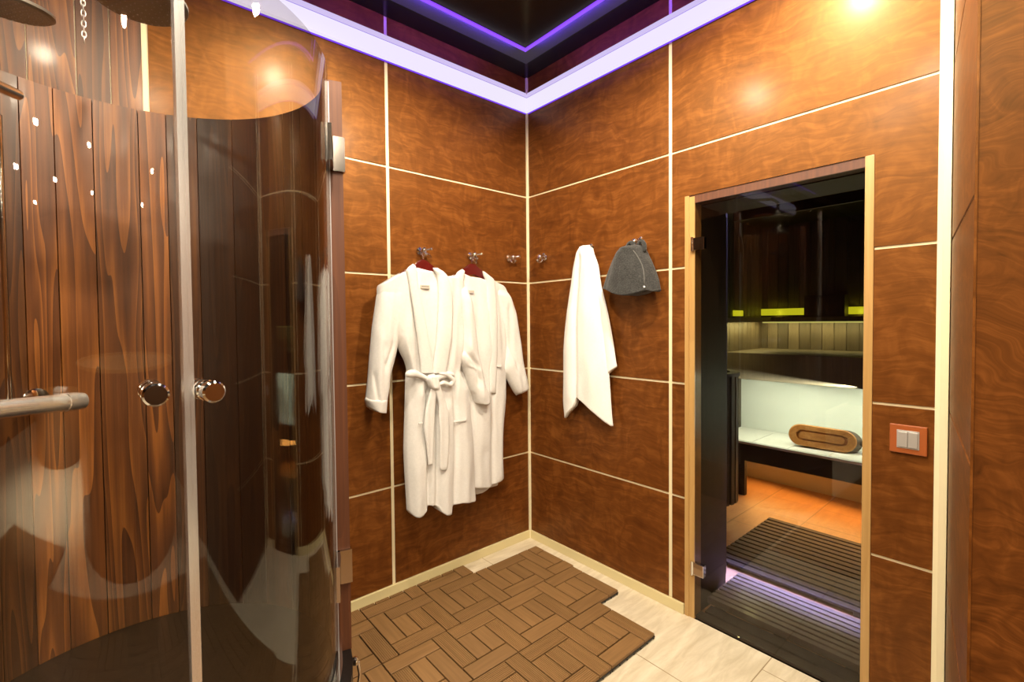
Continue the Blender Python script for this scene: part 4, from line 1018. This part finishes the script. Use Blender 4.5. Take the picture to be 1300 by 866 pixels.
shower_head(10, 12, 1.02, .078, 'smaller round shower head at the top left corner', (0, -.15))
shower_head(176, 2, 1.10, .100, 'larger round rain shower head beside the chrome seal strip')
# chain
ch = bmesh.new(); c0 = along(107, 54, 1.3)
zz = 0
for k in range(22):
    a = k % 2; ctrp = c0 + Vector((0, 0, .008 + k * .0145)); pts = []
    for q in range(13):
        th = 2 * PI * q / 12; r1, r2 = .0048, .0095
        v = Vector((r1 * math.cos(th), 0, r2 * math.sin(th))) if a else Vector((0, r1 * math.cos(th), r2 * math.sin(th)))
        pts.append(ctrp + v)
    tube(ch, pts, .0014, 6, caps=False)
tube(ch, [c0 + Vector((0, 0, .008 + 22 * .0145 - .012)), Vector((c0.x, c0.y, HC - .022))], .002, 6)
tag(mesh_obj('pull_chain', ch, M['satin'], None, True), 'thin steel link chain hanging down inside the shower cabin', 'chain')

# ------------------------------------------------------------------ things behind the camera, seen in the curved glass
def tub(name, label, loc, r, h, mat, tn, rb=None, cat='tub'):
    t = thing(name, label, cat, loc); bm = bmesh.new(); n = 30; tl = []
    rb = rb or r * .96
    for k in range(n):
        n0 = len(bm.faces); a0, a1 = 2 * PI * k / n + .004, 2 * PI * (k + 1) / n - .004; v = []
        for z, rr in ((.001, rb), (h, r)):
            for a, e in ((a0, rr - .03), (a1, rr - .03), (a1, rr), (a0, rr)): v.append(bm.verts.new((e * math.cos(a), e * math.sin(a), z)))
        for f in ((0, 3, 2, 1), (4, 5, 6, 7), (0, 1, 5, 4), (1, 2, 6, 5), (2, 3, 7, 6), (3, 0, 4, 7)): bm.faces.new([v[i] for i in f])
        tl += [tn + random.uniform(-.2, .2)] * (len(bm.faces) - n0)
    o = mesh_obj('staves', bm, mat, t); tone_attr(o, tl)
    bm = bmesh.new(); lathe(bm, (0, 0, h * .6), (0, 0, 1), [(0.01, 0), (r - .031, 0), (r - .031, .01), (.01, .01)], 36); mesh_obj('water', bm, simple('dark_water', (.01, .02, .02), .05), t)
    bm = bmesh.new(); lathe(bm, (0, 0, h + .001), (0, 0, 1), [(r - .045, 0), (r + .012, 0), (r + .012, .02), (r - .045, .02), (r - .045, .001)], 48); mesh_obj('rim', bm, M['pine'], t, True, 40)
    return t
tub('plunge_tub', 'large dark wooden plunge tub reflected in the left curved glass', (-2.15, -3.95, 0), 1.0, 1.12, M['tub'], .5)
tub('wooden_tub', 'smaller pale wooden tub reflected beside the plunge tub', (-4.75, -6.05, 0), .85, .62, M['tubpale'], .6)
bm = bmesh.new()
for k in range(3): box(bm, -.22 + k * .01, .22 - k * .015, -.14, .14 - k * .01, .0 + k * .045, .043 + k * .045, bev=.015)
ft = mesh_obj('folded_towel', bm, M['towel'], None, True, 60); ft.location = (-4.35, -5.45, .6425)
tag(ft, 'folded white towel lying on the rim of the smaller tub', 'towel')
spot((-4.1, -4.2, HC - .05), 2600, (-4.2, -4.4, 0), 1.15, 1.0)  # extra unseen spot, added to brighten the floor mirrored in the glass

# ------------------------------------------------------------------ world and view
w = bpy.data.worlds.new('world'); bpy.context.scene.world = w; w.use_nodes = True
w.node_tree.nodes['Background'].inputs[0].default_value = (.9, .8, .7, 1); w.node_tree.nodes['Background'].inputs[1].default_value = 0.0
sc = bpy.context.scene
sc.view_settings.view_transform = 'Standard'; sc.view_settings.look = 'None'; sc.view_settings.gamma = 1
sc.view_settings.use_curve_mapping = False
sc.view_settings.exposure = 0.0
